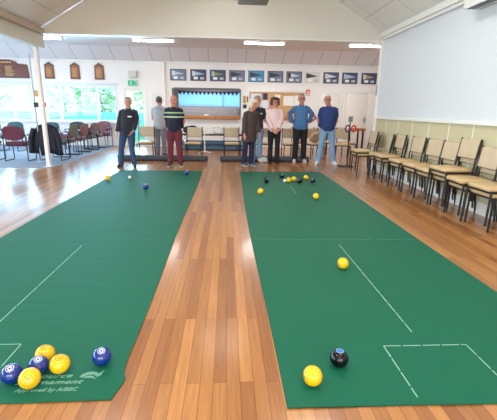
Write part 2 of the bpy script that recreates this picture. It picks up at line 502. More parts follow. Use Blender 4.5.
# ------------------------------------------------------------------ outside the windows
GRASS = mat('lawn', (150, 190, 120), .9, var=.25, scale=2)
b = B(); box2(b, (-40, YR + .3, -.5), (30, 60, -.3)); struct('ground_outside', b, GRASS)
FEN = mat('teal_fence_paint', (120, 196, 200), .6)
t = thing('garden_fence', 'pale teal paling fence seen through the left windows', 'fence', (0, 22.0, -.3))
b = B()
for k in range(120): bx(b, (-16 + k * .15, 0, .75), (.135, .02, 1.3), .004)
obj('palings', b, FEN, t)
b = B(); box2(b, (-16, .01, .3), (2, .05, .38)); box2(b, (-16, .01, 1.1), (2, .05, 1.18)); obj('rail', b, FEN, t)
LEAF = [mat('leaf_light', (186, 214, 150), .7), mat('leaf_mid', (160, 196, 150), .7), mat('leaf_pale', (206, 224, 180), .7)]
BARK = mat('bark', (110, 92, 76), .9)
def tree(x, y, h, r, mi, label, seed):
    rnd = random.Random(seed)
    t = thing('garden_tree', label, 'tree', (x, y, -.3), 0, 'trees outside the windows')
    b = B(); tube(b, [(0, 0, 0), (.05, 0, h * .35), (0, .05, h * .7)], [.12, .09, .04]); obj('trunk', b, BARK, t)
    b = B()
    for k in range(420):
        a = rnd.uniform(0, 2 * PI); u = rnd.uniform(-1, 1); q = rnd.uniform(.45, 1)
        p = Vector((math.cos(a) * math.sqrt(1 - u * u), math.sin(a) * math.sqrt(1 - u * u), u)) * q
        p = Vector((p.x * r, p.y * r, p.z * h * .36 + h * .64))
        s = rnd.uniform(.12, .24)
        M = Matrix.Translation(p) @ Matrix.Rotation(rnd.uniform(0, PI), 4, 'Z') @ Matrix.Rotation(rnd.uniform(0, PI), 4, 'X')
        vs = [b.verts.new(M @ Vector(v)) for v in ((-s, 0, 0), (0, -s * .6, .05), (s, 0, 0), (0, s * .6, .05))]
        b.faces.new(vs)
    obj('foliage', b, LEAF[mi], t, smooth=False)
tree(-14.4, 24.5, 4.2, 1.7, 1, 'mid green tree beyond the fence in the far left window', 1)
tree(-10.7, 27, 4.6, 1.7, 0, 'light green tree beyond the fence behind the white post', 2)
tree(-7.6, 24.6, 3.4, 1.2, 2, 'pale leafy tree beyond the fence in the wide window', 3)
tree(-4.9, 26.4, 4.4, 1.2, 0, 'light green tree beyond the glazed exit door', 4)

# ------------------------------------------------------------------ lights in the ceilings
TUBE = mat('lit_diffuser', (255, 255, 255), .4, emit=(244, 250, 255), estr=34.0)
def batten(x, y, z, label, w=1.22, rz=0.0, tilt=0.0):
    t = thing('ceiling_light', label, 'light', (x, y, z), rz, 'fluorescent battens')
    t.rotation_euler = (0, tilt, rz)
    b = B(); bx(b, (0, 0, -.02), (w, .11, .04), .006); obj('housing', b, TRIM, t)
    b = B(); bx(b, (0, 0, -.062), (w - .06, .085, .045), .018, seg=3); obj('diffuser', b, TUBE, t)
    for s in (-1, 1):
        b = B(); bx(b, (s * (w / 2 - .012), 0, -.055), (.024, .10, .06), .006); obj('end_cap', b, TRIM, t)
batten(-5.35, 12.3, 3.32, 'fluorescent batten by the top of the white post, far left')
batten(-2.15, 12.3, 3.32, 'long lit fluorescent batten left of centre above the two men')
batten(1.1, 12.3, 3.32, 'lit fluorescent batten in the middle of the rear ceiling')
batten(4.25, 12.3, 3.32, 'lit fluorescent batten beside the pale right wall end')
b = B(); lathe(b, [(.001, -.05), (.05, -.045), (.06, 0), (.001, .0)], 16, Matrix.Translation((-.9, 11.4, 3.32))); tag(obj('smoke_detector', b, TRIM), 'small round detector on the rear ceiling between battens', 'detector')

# projector hanging above, and the wall unit at upper right
t = thing('projector', 'grey projector hanging at the top edge above the hall', 'projector', (.305, 5.0, 2.57))
b = B(); bx(b, (0, 0, .06), (.36, .28, .11), .015); obj('projector_body', b, mat('grey_plastic', (150, 152, 154), .5), t)
b = B(); lathe(b, [(.04, 0), (.045, .03), (.035, .035)], 16, Matrix.Translation((-.1, -.135, .06)) @ Matrix.Rotation(PI / 2, 4, 'X')); obj('lens', b, BLACK, t)
b = B(); bx(b, (-.215, -.06, .035), (.07, .05, .05), .01); obj('bracket', b, CHROME, t)
b = B(); tube(b, [(0, 0, .11), (0, 0, 2.3)], .02); obj('drop_pole', b, TRIM, t)
t = thing('air_conditioner', 'white wall unit with dark vent at the upper right corner', 'air conditioner', (XW, 5.27, 2.745))
b = B(); bx(b, (-.12, 0, .15), (.23, .95, .30), .03); obj('casing', b, TRIM, t)
b = B(); bx(b, (-.15, 0, -.003), (.10, .8, .012), .003); obj('vent', b, mat('vent_dark', (92, 100, 108), .5), t)
b = B(); bx(b, (-.20, 0, .006), (.05, .82, .012), .003); obj('flap', b, TRIM, t)

# small pull on the right wall end
b = B(); box2(b, (XW - .07, YB - .05, 1.72), (XW - .045, YB - .02, 1.94), .006)
tag(obj('wall_pull', b, mat('grey_metal', (150, 156, 164), .4, metal=.5)), 'slim grey pull fixed to the white end of right wall', 'handle')

# ------------------------------------------------------------------ things on the rear wall
FRK = mat('picture_frame', (60, 62, 70), .4)
def picture(x, bg, pen, label, frame=None, tip=None):
    t = thing('pennant_picture', label, 'picture', (x, YR - .001, 2.325), 0, 'framed pennants above the hatch and doors')
    w, h = .565, .385
    fm = frame or FRK
    b = B()
    box2(b, (-w / 2, -.02, 0), (-w / 2 + .02, 0, h)); box2(b, (w / 2 - .02, -.02, 0), (w / 2, 0, h))
    box2(b, (-w / 2 + .02, -.02, 0), (w / 2 - .02, 0, .02)); box2(b, (-w / 2 + .02, -.02, h - .02), (w / 2 - .02, 0, h)); obj('frame', b, fm, t, smooth=False)
    b = B(); box2(b, (-w / 2 + .02, -.012, .02), (w / 2 - .02, 0, h - .02)); obj('backing', b, bg, t, smooth=False)
    b = B(); prism(b, [(-.22, .34), (.21, .235), (-.22, .16)], -.016, -.012); obj('pennant', b, pen, t, smooth=False)
    if tip:
        b = B(); prism(b, [(-.22, .34), (-.12, .315), (-.12, .18), (-.22, .16)], -.018, -.0161); obj('pennant_hoist', b, tip, t, smooth=False)
    b = B(); box2(b, (-.17, -.016, .05), (-.02, -.012, .14)); obj('photo_card', b, PAPER, t, smooth=False)
    b = B(); box2(b, (.06, -.016, .05), (.2, -.012, .13)); obj('caption_card', b, mat('grey_card', (182, 186, 192), .8), t, smooth=False)
bgs = {'navy': mat('navy_backing', (66, 78, 112), .6), 'grey': mat('slate_backing', (108, 122, 146), .6), 'blue': mat('bright_blue_backing', (58, 140, 190), .6), 'white': mat('white_backing', (214, 214, 208), .6)}
pens = {'silver': mat('silver_pennant', (176, 190, 208), .6), 'dark': mat('black_pennant', (54, 60, 66), .6), 'green': mat('olive_pennant', (132, 150, 92), .6), 'gold': mat('gold_pennant', (176, 160, 96), .6), 'pale': mat('pale_pennant', (206, 214, 222), .6)}
WFR = mat('white_picture_frame', (216, 214, 208), .5)
for x, bg, pn, lb, fr, tp in [
    (-1.73, 'grey', 'silver', 'leftmost framed pennant, grey with silver pennant, above hatch corner', None, 'pale'),
    (-1.02, 'navy', 'silver', 'framed silver pennant on navy, second from the left', None, 'pale'),
    (-.33, 'navy', 'green', 'framed olive green pennant on navy, above the hatch', None, 'silver'),
    (.35, 'grey', 'dark', 'grey framed dark pennant above the right end of hatch', None, None),
    (1.04, 'blue', 'dark', 'bright blue framed picture with dark pennant', None, None),
    (1.73, 'grey', 'dark', 'slate framed dark pennant just right of the bright blue one', None, 'dark'),
    (2.41, 'grey', 'pale', 'slate framed pale pennant left of the white framed one', None, 'dark'),
    (3.07, 'white', 'dark', 'white framed picture of a black and white pennant', WFR, None),
    (3.76, 'navy', 'pale', 'navy framed pale pennant above the blue jumper man', None, None),
    (4.45, 'navy', 'silver', 'navy framed silver pennant, second from the right', None, None),
    (5.16, 'navy', 'gold', 'rightmost framed pennant, gold on navy, by wall end', None, 'pale')]:
    picture(x, bgs[bg], pens[pn], lb, fr, pens[tp] if tp else None)

# honour boards on the left
MAH = mat('mahogany', (104, 50, 44), .4, var=.15, scale=6)
GOLD = mat('gold_leaf', (206, 168, 96), .4)
BOARDW = mat('board_timber', (150, 88, 54), .45, var=.15, scale=9)
t = thing('honour_board', 'wide mahogany honour board with gold lettering above far left window', 'honour board', (-7.75, YR - .001, 2.3))
b = B(); prism(b, [(-.95, 0), (.9, 0), (.85, .45), (.52, .48), (.5, .53), (.3, .59), (-.4, .61), (-.62, .55), (-.64, .48), (-.98, .45)], -.03, 0); obj('board', b, MAH, t, smooth=False)
b = B()
for c in range(3):
    for k in range(9):
        x = -.82 + c * .46; w = random.uniform(.2, .34)
        box2(b, (x, -.034, .07 + k * .038), (x + w, -.03, .085 + k * .038))
obj('gold_lettering', b, GOLD, t, smooth=False)
b = B()
for k in range(9): box2(b, (-.42 + k * .085, -.034, .49), (-.36 + k * .085, -.03, .54))
obj('gold_heading', b, GOLD, t, smooth=False)
b = B(); box2(b, (-.97, -.04, 0), (.9, -.0301, .035)); obj('lower_rail', b, mat('dark_mahogany', (66, 34, 32), .4), t)
def small_board(x, label):
    t = thing('shield_board', label, 'honour board', (x, YR - .001, 2.3), 0, 'small peaked honour boards')
    b = B(); prism(b, [(-.17, 0), (.17, 0), (.155, .43), (.17, .45), (0, .56), (-.17, .45), (-.155, .43)], -.03, 0); obj('board', b, mat('dark_board', (98, 62, 44), .45), t, smooth=False)
    b = B(); prism(b, [(-.12, .05), (.12, .05), (.12, .40), (0, .46), (-.12, .40)], -.034, -.0301); obj('panel', b, BOARDW, t, smooth=False)
    b = B()
    for k in range(8): box2(b, (-.09, -.037, .08 + k * .037), (random.uniform(.02, .09), -.0341, .093 + k * .037))
    obj('gold_lettering', b, GOLD, t, smooth=False)
small_board(-6.17, 'peaked timber honour board just right of the white post')
small_board(-5.30, 'peaked timber honour board, middle one of the three')
small_board(-4.47, 'peaked timber honour board nearest the exit sign')

# exit sign and speaker box
t = thing('exit_sign', 'green running man exit sign above the glazed door', 'sign', (-3.33, YR - .001, 2.11))
b = B(); box2(b, (-.175, -.05, 0), (.175, 0, .2), .008); obj('sign_box', b, TRIM, t)
b = B(); box2(b, (-.165, -.055, .01), (.165, -.0501, .19)); obj('sign_face', b, mat('exit_green', (30, 150, 110), .5, emit=(40, 170, 130), estr=.5), t, smooth=False)
b = B()
ell(b, (-.06, -.058, .155), (.014, .003, .014), u=10, v=6)
prism(b, [(-.07, .135), (-.04, .135), (-.045, .09), (-.07, .09)], -.058, -.0551)
prism(b, [(-.07, .09), (-.05, .09), (-.02, .04), (-.035, .035)], -.058, -.0551)
prism(b, [(-.065, .09), (-.05, .085), (-.085, .04), (-.1, .045)], -.058, -.0551)
prism(b, [(-.045, .13), (-.02, .105), (-.028, .098), (-.055, .12)], -.058, -.0551)
prism(b, [(.05, .03), (.14, .03), (.14, .17), (.05, .17), (.05, .155), (.125, .155), (.125, .045), (.05, .045)], -.058, -.0551)
obj('running_figure', b, PAPER, t, smooth=False)
b = B(); box2(b, (-3.455, YR - .12, 2.385), (-3.165, YR, 2.62), .015)
tag(obj('wall_speaker', b, mat('speaker_grey', (206, 204, 200), .7)), 'pale grey square speaker box above the exit sign', 'speaker')
# red fire sign
t = thing('fire_sign', 'small red fire sign left of the first cream door', 'sign', (2.95, YR - .001, 1.88))
b = B(); box2(b, (-.065, -.01, 0), (.065, 0, .22)); obj('sign_plate', b, mat('sign_red', (214, 92, 66), .5), t, smooth=False)
b = B(); prism(b, [(-.03, .10), (.0, .195), (.03, .12), (.022, .09), (-.015, .09)], -.013, -.0101); box2(b, (-.045, -.013, .02), (.045, -.0101, .06)); obj('sign_flame', b, PAPER, t, smooth=False)

# notice boards
t = thing('notice_board', 'cork notice board with a white header rail behind the group', 'notice board', (.8, YR - .001, .98))
b = B(); box2(b, (0, -.02, 0), (2.02, 0, 1.0)); obj('cork', b, mat('cork', (204, 160, 112), .9, var=.12, scale=40), t, smooth=False)
b = B(); box2(b, (-.03, -.05, 1.0), (2.05, 0, 1.12), .006); obj('header_rail', b, TRIM, t)
b = B()
for a, c in (((-.03, -.03, -.03), (0, 0, 1.0)), ((2.02, -.03, -.03), (2.05, 0, 1.0)), ((0, -.03, -.03), (2.02, 0, 0))): box2(b, a, c)
obj('frame', b, TRIM, t, smooth=False)
def sheet(x, z, w, h, m, label, y=.0212):
    b = B(); box2(b, (x, YR - y - .003, z), (x + w, YR - y, z + h))
    tag(obj('pinned_sheet', b, m, smooth=False), label, 'paper', 'papers on the notice board')
NAVY = mat('navy_sheet', (44, 52, 100), .7); PINKP = mat('pink_photo', (206, 130, 130), .7); TANP = mat('tan_sheet', (190, 150, 110), .7); PALEB = mat('pale_blue_sheet', (214, 222, 232), .8)
sheet(.86, 1.2, .36, .72, PALEB, 'tall pale sheet at the left edge of notice board')
sheet(1.3, 1.72, .17, .22, NAVY, 'small navy blue sheet high on the notice board')
sheet(1.25, 1.42, .26, .27, PALEB, 'pale sheet under the navy one on notice board')
sheet(1.25, 1.14, .26, .24, PAPER, 'white sheet low on the notice board left of pink sweater')
sheet(1.54, 1.36, .14, .32, PINKP, 'pink picture sheet beside the curly haired woman')
sheet(2.05, 1.52, .4, .34, PAPER, 'white sheet left of the blue top woman on cork board')
sheet(2.46, 1.5, .34, .38, PAPER, 'white sheet behind the blue top woman on cork board')
sheet(1.74, 1.78, .2, .12, PAPER, 'small white strip high above the pink sweater woman')
for x, z, w, h, m, lb in [(.58, 1.58, .11, .26, TANP, 'small tan framed notice beside the hatch edge'), (.58, 1.40, .13, .14, mat('dark_notice', (56, 54, 58), .6), 'small dark notice under the tan one by hatch'), (.72, 1.62, .07, .2, mat('brown_notice', (96, 84, 80), .7), 'narrow brown notice left of the cork board')]:
    b = B(); box2(b, (x, YR - .012, z), (x + w, YR, z + h), .002); tag(obj('wall_notice', b, m), lb, 'notice')
b = B(); box2(b, (-2.68, YR - .112, 1.0), (-2.3, YR - .1, 1.85)); tag(obj('whiteboard', b, mat('dull_white', (222, 222, 220), .5), smooth=False), 'plain white board on the wall behind the hooded man', 'board')

# slim pole with two small signs behind the post
SPX = .12
t = thing('sign_pole', 'slim grey pole with two small signs behind the white post', 'pole', (-4.66, 10.0, .007))
b = B(); tube(b, [(0, 0, 0), (0, 0, 2.55)], .018); lathe(b, [(.09, 0), (.09, .012), (.02, .02)], 16); bx(b, (SPX, -.01, 1.38), (.26, .012, .02)); bx(b, (SPX - .02, -.01, 1.65), (.14, .012, .02)); bx(b, (.05, -.008, 1.38), (.12, .012, .02)); bx(b, (.04, -.008, 1.65), (.1, .012, .02)); obj('pole', b, mat('pole_grey', (150, 160, 172), .4, metal=.4), t)
b = B(); box2(b, (SPX - .09, -.03, 1.58), (SPX + .06, -.018, 1.72)); obj('tan_sign', b, mat('tan_sign_face', (186, 160, 100), .6), t, smooth=False)
t2 = B(); box2(t2, (SPX + -.13, -.03, 1.33), (SPX + -.02, -.018, 1.44)); obj('black_sign', t2, BLACK, t, smooth=False)
t2 = B(); box2(t2, (SPX + -.02, -.03, 1.33), (SPX + .08, -.018, 1.44)); obj('white_sign', t2, PAPER, t, smooth=False)
t2 = B(); box2(t2, (SPX + .08, -.03, 1.33), (SPX + .17, -.018, 1.44)); obj('red_sign', t2, mat('sign_red', (214, 92, 66), .5), t, smooth=False)

# ------------------------------------------------------------------ mats with their markings
def mat_green():
    m = mat('green_mat', (30, 106, 80), .6, spec=.25)
    nt, N, L = nodes_of(m)
    b = N['Principled BSDF']
    tc = N.new('ShaderNodeTexCoord')
    n = N.new('ShaderNodeTexNoise'); n.inputs['Scale'].default_value = 260; n.inputs['Detail'].default_value = 2
    L.new(tc.outputs['Object'], n.inputs['Vector'])
    r = N.new('ShaderNodeValToRGB'); c = lin((9, 95, 70))
    r.color_ramp.elements[0].color = tuple(v * .9 for v in c[:3]) + (1,); r.color_ramp.elements[1].color = tuple(v * 1.1 for v in c[:3]) + (1,)
    L.new(n.outputs['Fac'], r.inputs['Fac']); L.new(r.outputs['Color'], b.inputs['Base Color'])
    mp = N.new('ShaderNodeMapping'); mp.inputs['Scale'].default_value = (1.2, 6, 1)
    L.new(tc.outputs['Object'], mp.inputs['Vector'])
    n2 = N.new('ShaderNodeTexNoise'); n2.inputs['Scale'].default_value = 2.2; n2.inputs['Detail'].default_value = 3; n2.inputs['Distortion'].default_value = .6
    L.new(mp.outputs['Vector'], n2.inputs['Vector'])
    bp = N.new('ShaderNodeBump'); bp.inputs['Strength'].default_value = .09; bp.inputs['Distance'].default_value = .03
    L.new(n2.outputs['Fac'], bp.inputs['Height']); L.new(bp.outputs['Normal'], b.inputs['Normal'])
    return m
GREEN = mat_green()
LINE = mat('chalk_line', (140, 186, 166), .8)
MT = 0.007
def bowls_mat(label, x0, x1, y0, y1, wob):
    t = thing('bowls_mat', label, 'mat', (0, 0, 0), 0, 'green bowls mats')
    b = B(); ny = 90; nx = 24
    def edge(y, side):
        e = wob(y, side)
        return (x0 if side < 0 else x1) + e
    def zz(u, y):
        z = 0.0
        d = y - y0
        if d < .045: z += .004 * (0.5 + .5 * math.sin(u * 17 + x0 * 3)) * (1 - d / .045)
        return z
    top = []; bot = []
    for j in range(ny + 1):
        tt = (j / ny) ** 2.2
        y = y0 + (y1 - y0) * tt
        rowt = []; rowb = []
        for i in range(nx + 1):
            u = i / nx
            x = edge(y, -1) * (1 - u) + edge(y, 1) * u
            yy = y + .006 * math.sin(u * 9 + x0) * (1 if j == 0 else 0)
            z = zz(u, y)
            rowt.append(b.verts.new((x, yy, MT + z))); rowb.append(b.verts.new((x, yy, .0005 + z)))
        top.append(rowt); bot.append(rowb)
    for j in range(ny):
        for i in range(nx):
            b.faces.new((top[j][i], top[j][i + 1], top[j + 1][i + 1], top[j + 1][i]))
            b.faces.new((bot[j][i], bot[j + 1][i], bot[j + 1][i + 1], bot[j][i + 1]))
    for i in range(nx):
        b.faces.new((top[0][i + 1], top[0][i], bot[0][i], bot[0][i + 1])); b.faces.new((top[ny][i], top[ny][i + 1], bot[ny][i + 1], bot[ny][i]))
    for j in range(ny):
        b.faces.new((top[j][0], top[j + 1][0], bot[j + 1][0], bot[j][0])); b.faces.new((top[j + 1][nx], top[j][nx], bot[j][nx], bot[j + 1][nx]))
    obj('mat_sheet', b, GREEN, t)
    return t
def marking(t, segs, w=.010, dash=None, gap=.012):
    b = B()
    for (xa, ya), (xb, yb) in segs:
        a = Vector((xa, ya, 0)); c = Vector((xb, yb, 0)); d = c - a; L_ = d.length; d.normalize(); n = Vector((-d.y, d.x, 0))
        s = 0.0
        while s < L_ - 1e-6:
            e = min(L_, s + (dash or L_))
            p, q = a + d * s, a + d * e
            vs = [p - n * w / 2, q - n * w / 2, q + n * w / 2, p + n * w / 2]
            lo = [b.verts.new((v.x, v.y, MT + .0002)) for v in vs]; hi = [b.verts.new((v.x, v.y, MT + .0012)) for v in vs]
            b.faces.new(hi); b.faces.new(lo)
            for k in range(4): b.faces.new((lo[k], lo[(k + 1) % 4], hi[(k + 1) % 4], hi[k]))
            s = e + gap
    return obj('court_marking', b, LINE, t, smooth=False)
FAINT = mat('faint_crease', (64, 132, 108), .85)
def wobL(y, s):
    if s > 0: return .03 * math.exp(-((y - 1.74) / .1) ** 2) * (1 if y < 1.75 else .5) - .02 * max(0, (2.6 - y)) + .012 * math.sin(y * 1.1)
    return .012 * math.sin(y * .9)
def wobR(y, s):
    return .014 * math.sin(y * 1.0 + (1 if s > 0 else 0)) + (-.0 if s > 0 else -.006)
mL = bowls_mat('long green bowls mat on the left with printed lettering', -2.38, -.545, 1.59, 8.72, wobL)
mR = bowls_mat('long green bowls mat on the right with black bowls', .275, 2.11, 1.505, 8.64, wobR)
marking(mL, [((-1.455, 3.76), (-1.46, 2.25))], .0065, .30, .012)
marking(mL, [((-1.2, 2.06), (-1.7, 2.06)), ((-1.2, 2.06), (-1.2, 1.84))], .006, .2, .014)
marking(mR, [((1.168, 3.75), (1.17, 2.12))], .0065, .125, .014)
marking(mR, [((.93, 1.975), (1.435, 1.975)), ((.93, 1.975), (.93, 1.552)), ((1.435, 1.975), (1.435, 1.552))], .0062, .105, .014)
marking(mR, [((1.16, 6.3), (1.16, 6.95))], .008)
for t_, xa, xb in ((mL, -2.33, -.6), (mR, .3, 2.05)):
    o = marking(t_, [((xa, 3.94), (xb, 3.92))], .008, .3, .03); o.data.materials[0] = FAINT
def lettering(t, body, x, y, size, w_end, shear=.35, align='RIGHT'):
    cu = bpy.data.curves.new('lettering', 'FONT'); cu.body = body; cu.size = size; cu.align_x = align; cu.extrude = .0006; cu.shear = shear; cu.offset = .0007 if size > .038 else .0004; cu.space_character = 1.05
    o = bpy.data.objects.new('tmp', cu); COL.objects.link(o)
    dg = bpy.context.evaluated_depsgraph_get()
    me = bpy.data.meshes.new_from_object(o.evaluated_get(dg)); bpy.data.objects.remove(o)
    xs = [v.co.x for v in me.vertices]; k = w_end / (max(xs) - min(xs))
    for v in me.vertices: v.co.x *= k
    me.materials.clear(); me.materials.append(LETTER)
    q = bpy.data.objects.new('lettering', me); COL.objects.link(q); q.parent = t
    q.location = (x, y, MT + .0012); q['label'] = 'pale printed lettering'
    return q
LETTER = mat('printed_ink', (112, 164, 142), .8)
lettering(mL, 'Source', -.80, 1.755, .046, .19)
lettering(mL, 'Tournament', -.735, 1.708, .042, .33)
lettering(mL, 'Approved by AIBBC', -.735, 1.655, .037, .30, .2)
b = B()
def swoosh(pts):
    lo = [b.verts.new((x, y, MT + .0003)) for x, y in pts]; hi = [b.verts.new((x, y, MT + .0014)) for x, y in pts]
    b.faces.new(hi); b.faces.new(lo)
    n = len(pts)
    for k in range(n): b.faces.new((lo[k], lo[(k + 1) % n], hi[(k + 1) % n], hi[k]))
def arc(cx, cy, rx, ry, a0, a1, n=12): return [(cx + rx * math.cos(math.radians(a0 + (a1 - a0) * k / n)), cy + ry * math.sin(math.radians(a0 + (a1 - a0) * k / n))) for k in range(n + 1)]
swoosh(arc(-.705, 1.752, .052, .045, 175, 40) + [(-.652, 1.775), (-.645, 1.808)][::-1] + [(-.652, 1.768)] + [(-.672, 1.755)] + arc(-.705, 1.752, .034, .022, 40, 175))
swoosh([(-.738, 1.748), (-.722, 1.764), (-.7, 1.765), (-.685, 1.757), (-.668, 1.738), (-.69, 1.748), (-.715, 1.75)])
obj('logo', b, LETTER, mL, smooth=False)

# ------------------------------------------------------------------ bowls and jacks
BYEL = mat('yellow_bowl', (240, 190, 8), .3, coat=.3); BBLU = mat('blue_bowl', (10, 42, 126), .2, coat=.4); BBLK = mat('black_bowl', (6, 6, 9), .16, spec=.35, coat=.1); BWHT = mat('white_jack', (238, 238, 236), .35)
E_Y = mat('bowl_ring_ochre', (160, 126, 30), .4); E_W = mat('bowl_emblem_white', (214, 222, 232), .4); E_B = mat('bowl_disc_blue', (40, 120, 200), .3)
RB = .0505
def bowl_prof(z): return math.sqrt(max(0, 1 - (z / (RB * .965)) ** 2)) * RB
def bowl(x, y, kind, label, axis=None, group=None):
    m, em = {'y': (BYEL, E_Y), 'b': (BBLU, E_W), 'k': (BBLK, E_W)}[kind]
    t = thing('bowl', label, 'bowl', (x, y, MT + .0012), 0, group)
    ax = Vector(axis or (1, 0, 0)).normalized()
    M = Matrix.Translation((0, 0, RB)) @ ax.to_track_quat('Z', 'Y').to_matrix().to_4x4()
    # lowest point sits on the mat
    b = B()
    zs = [-.965 * RB * math.sin(math.radians(a)) for a in (90 - 25, 58, 48, 36, 24, 12, 0)]
    prof = [(.0005, zs[0])] + [(bowl_prof(z), z) for z in zs] + [(bowl_prof(z), -z) for z in reversed(zs[:-1])] + [(.0005, -zs[0])]
    vs = lathe(b, prof, 36, M)
    low = min(v.co.z for v in vs); 
    for v in vs: v.co.z -= low
    sh = Matrix.Translation((0, 0, -low)) @ M
    obj('ball', b, m, t)
    if axis is not None:
        for s in (1, -1):
            b = B(); zc = -zs[0] + .0004
            def ann(r0, r1, h=.0006):
                lathe(b, [(r0, zc - .0008), (r0, zc + h), (r1, zc + h), (r1, zc - .0008)], 28, sh @ Matrix.Rotation(0 if s > 0 else PI, 4, 'X'), cap=False)
            if kind == 'y': ann(.0165, .0195); ann(.005, .0082)
            elif kind == 'b': ann(.0165, .0195); ann(.006, .0115)
            else: ann(.0195, .021)
            obj('emblem', b, em, t)
            if kind == 'k':
                b = B(); lathe(b, [(.0005, zc - .0008), (.0005, zc + .0004), (.0195, zc + .0004), (.0195, zc - .0008)], 28, sh @ Matrix.Rotation(0 if s > 0 else PI, 4, 'X'), cap=False)
                obj('disc', b, E_B, t)
            elif kind == 'y':
                # outer groove ring lower on the shoulder
                b = B(); z0 = -zs[2]
                lathe(b, [(bowl_prof(z0) + .0003, z0), (bowl_prof(z0 + .0012) + .0003, z0 + .0012)], 36, sh @ Matrix.Rotation(0 if s > 0 else PI, 4, 'X'), cap=False)
                obj('groove', b, em, t)
    return t
def jack(x, y, label):
    b = B(); ell(b, (0, 0, .0315), (.0315,) * 3, u=24, v=14)
    tag(obj('jack', b, BWHT, None, loc=(x, y, MT + .0012)), label, 'jack')
CAM_L = (.55, -.75, .35)
bowl(-1.075, 1.73, 'b', 'blue bowl at the left edge of the near cluster', (.1, -.35, .9))
bowl(-.968, 1.69, 'y', 'yellow bowl with ringed face turned to camera, front of cluster', (.28, -.8, .5))
bowl(-.972, 1.79, 'b', 'blue bowl in the middle of the near cluster', (.15, -.2, .95))
bowl(-.982, 1.888, 'y', 'yellow bowl at the back of the near cluster', (.1, -.15, .95))
bowl(-.868, 1.80, 'y', 'yellow bowl at the right of the near cluster', (.1, -.2, .95))
bowl(-.672, 1.858, 'b', 'lone blue bowl near the corner of the left mat', (.12, -.3, .93))
bowl(-2.27, 7.42, 'y', 'yellow bowl on the far left edge of left mat', (0, -.5, .8))
bowl(-1.39, 6.59, 'b', 'blue bowl alone in the far part of left mat', (0, -.2, .9))
bowl(-.85, 8.12, 'b', 'blue bowl at the far end of left mat by the man', (.3, -.2, .9))
jack(-1.9, 7.6, 'small white jack at the far end of left mat')
bowl(.433, 1.66, 'y', 'large near yellow bowl at the front of right mat', (1, .1, .1))
bowl(.61, 1.805, 'k', 'black bowl with blue disc on top near the front', (.03, .02, 1))
bowl(1.02, 3.13, 'y', 'yellow bowl by the dashed centre line of right mat', (1, .2, .2))
for x, y, k, lb in [(.55, 6.22, 'y', 'yellow bowl near the left edge of right mat, far half'), (.75, 7.26, 'k', 'leftmost black bowl of the far group on right mat'),
    (1.12, 7.78, 'k', 'furthest black bowl near the far end of right mat'), (1.19, 7.31, 'y', 'yellow bowl touching the white jack in far group'),
    (1.31, 7.43, 'y', 'yellow bowl right of the one touching the jack'), (1.385, 7.2, 'k', 'black bowl close beside the two central yellow bowls'),
    (1.59, 7.62, 'y', 'yellow bowl furthest to the right in the far group'), (1.64, 7.22, 'k', 'rightmost black bowl of the far group on right mat'), (1.395, 5.86, 'y', 'yellow bowl nearest the camera of the far group, right side')]:
    bowl(x, y, k, lb, (random.uniform(-1, 1), random.uniform(-.5, .3), .6))
jack(1.115, 7.33, 'small white jack among the yellow bowls on right mat')

# end fenders
FENM = mat('grey_fender_vinyl', (62, 68, 76), .6, var=.08, scale=10)
def fender(x0, x1, label):
    t = thing('end_fender', label, 'fender', ((x0 + x1) / 2, 10.45, 0), 0, 'padded end fenders')
    L_ = x1 - x0
    b = B(); bx(b, (0, 0, .075), (L_, .16, .15), .05, seg=4); obj('padding', b, FENM, t)
    for s in (-1, 1):
        b = B(); bx(b, (s * (L_ / 2 + .006), 0, .075), (.014, .17, .15), .006); obj('end_plate', b, mat('fender_end', (56, 60, 66), .5), t)
fender(-2.86, -.53, 'long grey padded fender on floor behind the left mat')
fender(-.17, 2.2, 'long grey padded fender on floor behind the right mat')

# ------------------------------------------------------------------ beige vinyl stacking chair (faces -Y)
VINYL = mat('beige_vinyl', (202, 174, 128), .42, var=.05, scale=5)
VBACK = mat('beige_vinyl_back', (198, 178, 148), .45, var=.05, scale=5)
BROWNP = mat('brown_back_panel', (120, 84, 56), .5)
def stack_chair(label):
    t = thing('stacking_chair', label, 'chair')
    b = B(); vs = bx(b, (0, -.01, .43), (.40, .40, .055), .022, seg=3)
    for v in vs:
        if v.co.z > .43: v.co.z += .012 * (1 - (v.co.x / .2) ** 2) * (1 - ((v.co.y + .01) / .2) ** 2)
    obj('seat', b, VINYL, t)
    b = B(); vs = bx(b, (0, 0, 0), (.405, .035, .27), .014, seg=3)
    R_ = Matrix.Translation((0, .228, .715)) @ Matrix.Rotation(-.14, 4, 'X')
    for v in vs:
        v.co.y += .02 * (1 - (v.co.x / .2) ** 2)
        v.co = R_ @ v.co
    bk = obj('backrest', b, VBACK, t)
    b = B(); vs = bx(b, (0, .023, 0), (.37, .006, .235), .003)
    for v in vs: v.co.y += .02 * (1 - (v.co.x / .2) ** 2); v.co = R_ @ v.co
    obj('back_panel', b, BROWNP, bk)
    w = .024
    for s in (-1, 1):
        b = B(); tube(b, [(s * .218, -.20, 0), (s * .215, -.185, .405)], w * .62, 6); obj('leg', b, STEEL_D, t)
        b = B(); tube(b, [(s * .218, .235, 0), (s * .216, .19, .40), (s * .216, .20, .55), (s * .216, .25, .86)], w * .62, 6); obj('leg', b, STEEL_D, t)
    b = B()
    for s in (-1, 1): bx(b, (s * .207, 0, .393), (.022, .39, .022))
    bx(b, (0, -.185, .393), (.42, .022, .022)); bx(b, (0, .19, .393), (.42, .022, .022))
    obj('seat_frame', b, STEEL_D, t)
    b = B(); bx(b, (0, .208, .592), (.43, .018, .022)); obj('back_rail', b, STEEL_D, t)
    return t
first_chair = [None]
def place_chair(x, y, z, rz, label, group):
    if first_chair[0] is None:
        o = stack_chair(label); o.location = (x, y, z); o.rotation_euler = (0, 0, rz); o['group'] = group; first_chair[0] = o; return o
    return dup(first_chair[0], (x, y, z), rz, label, group)
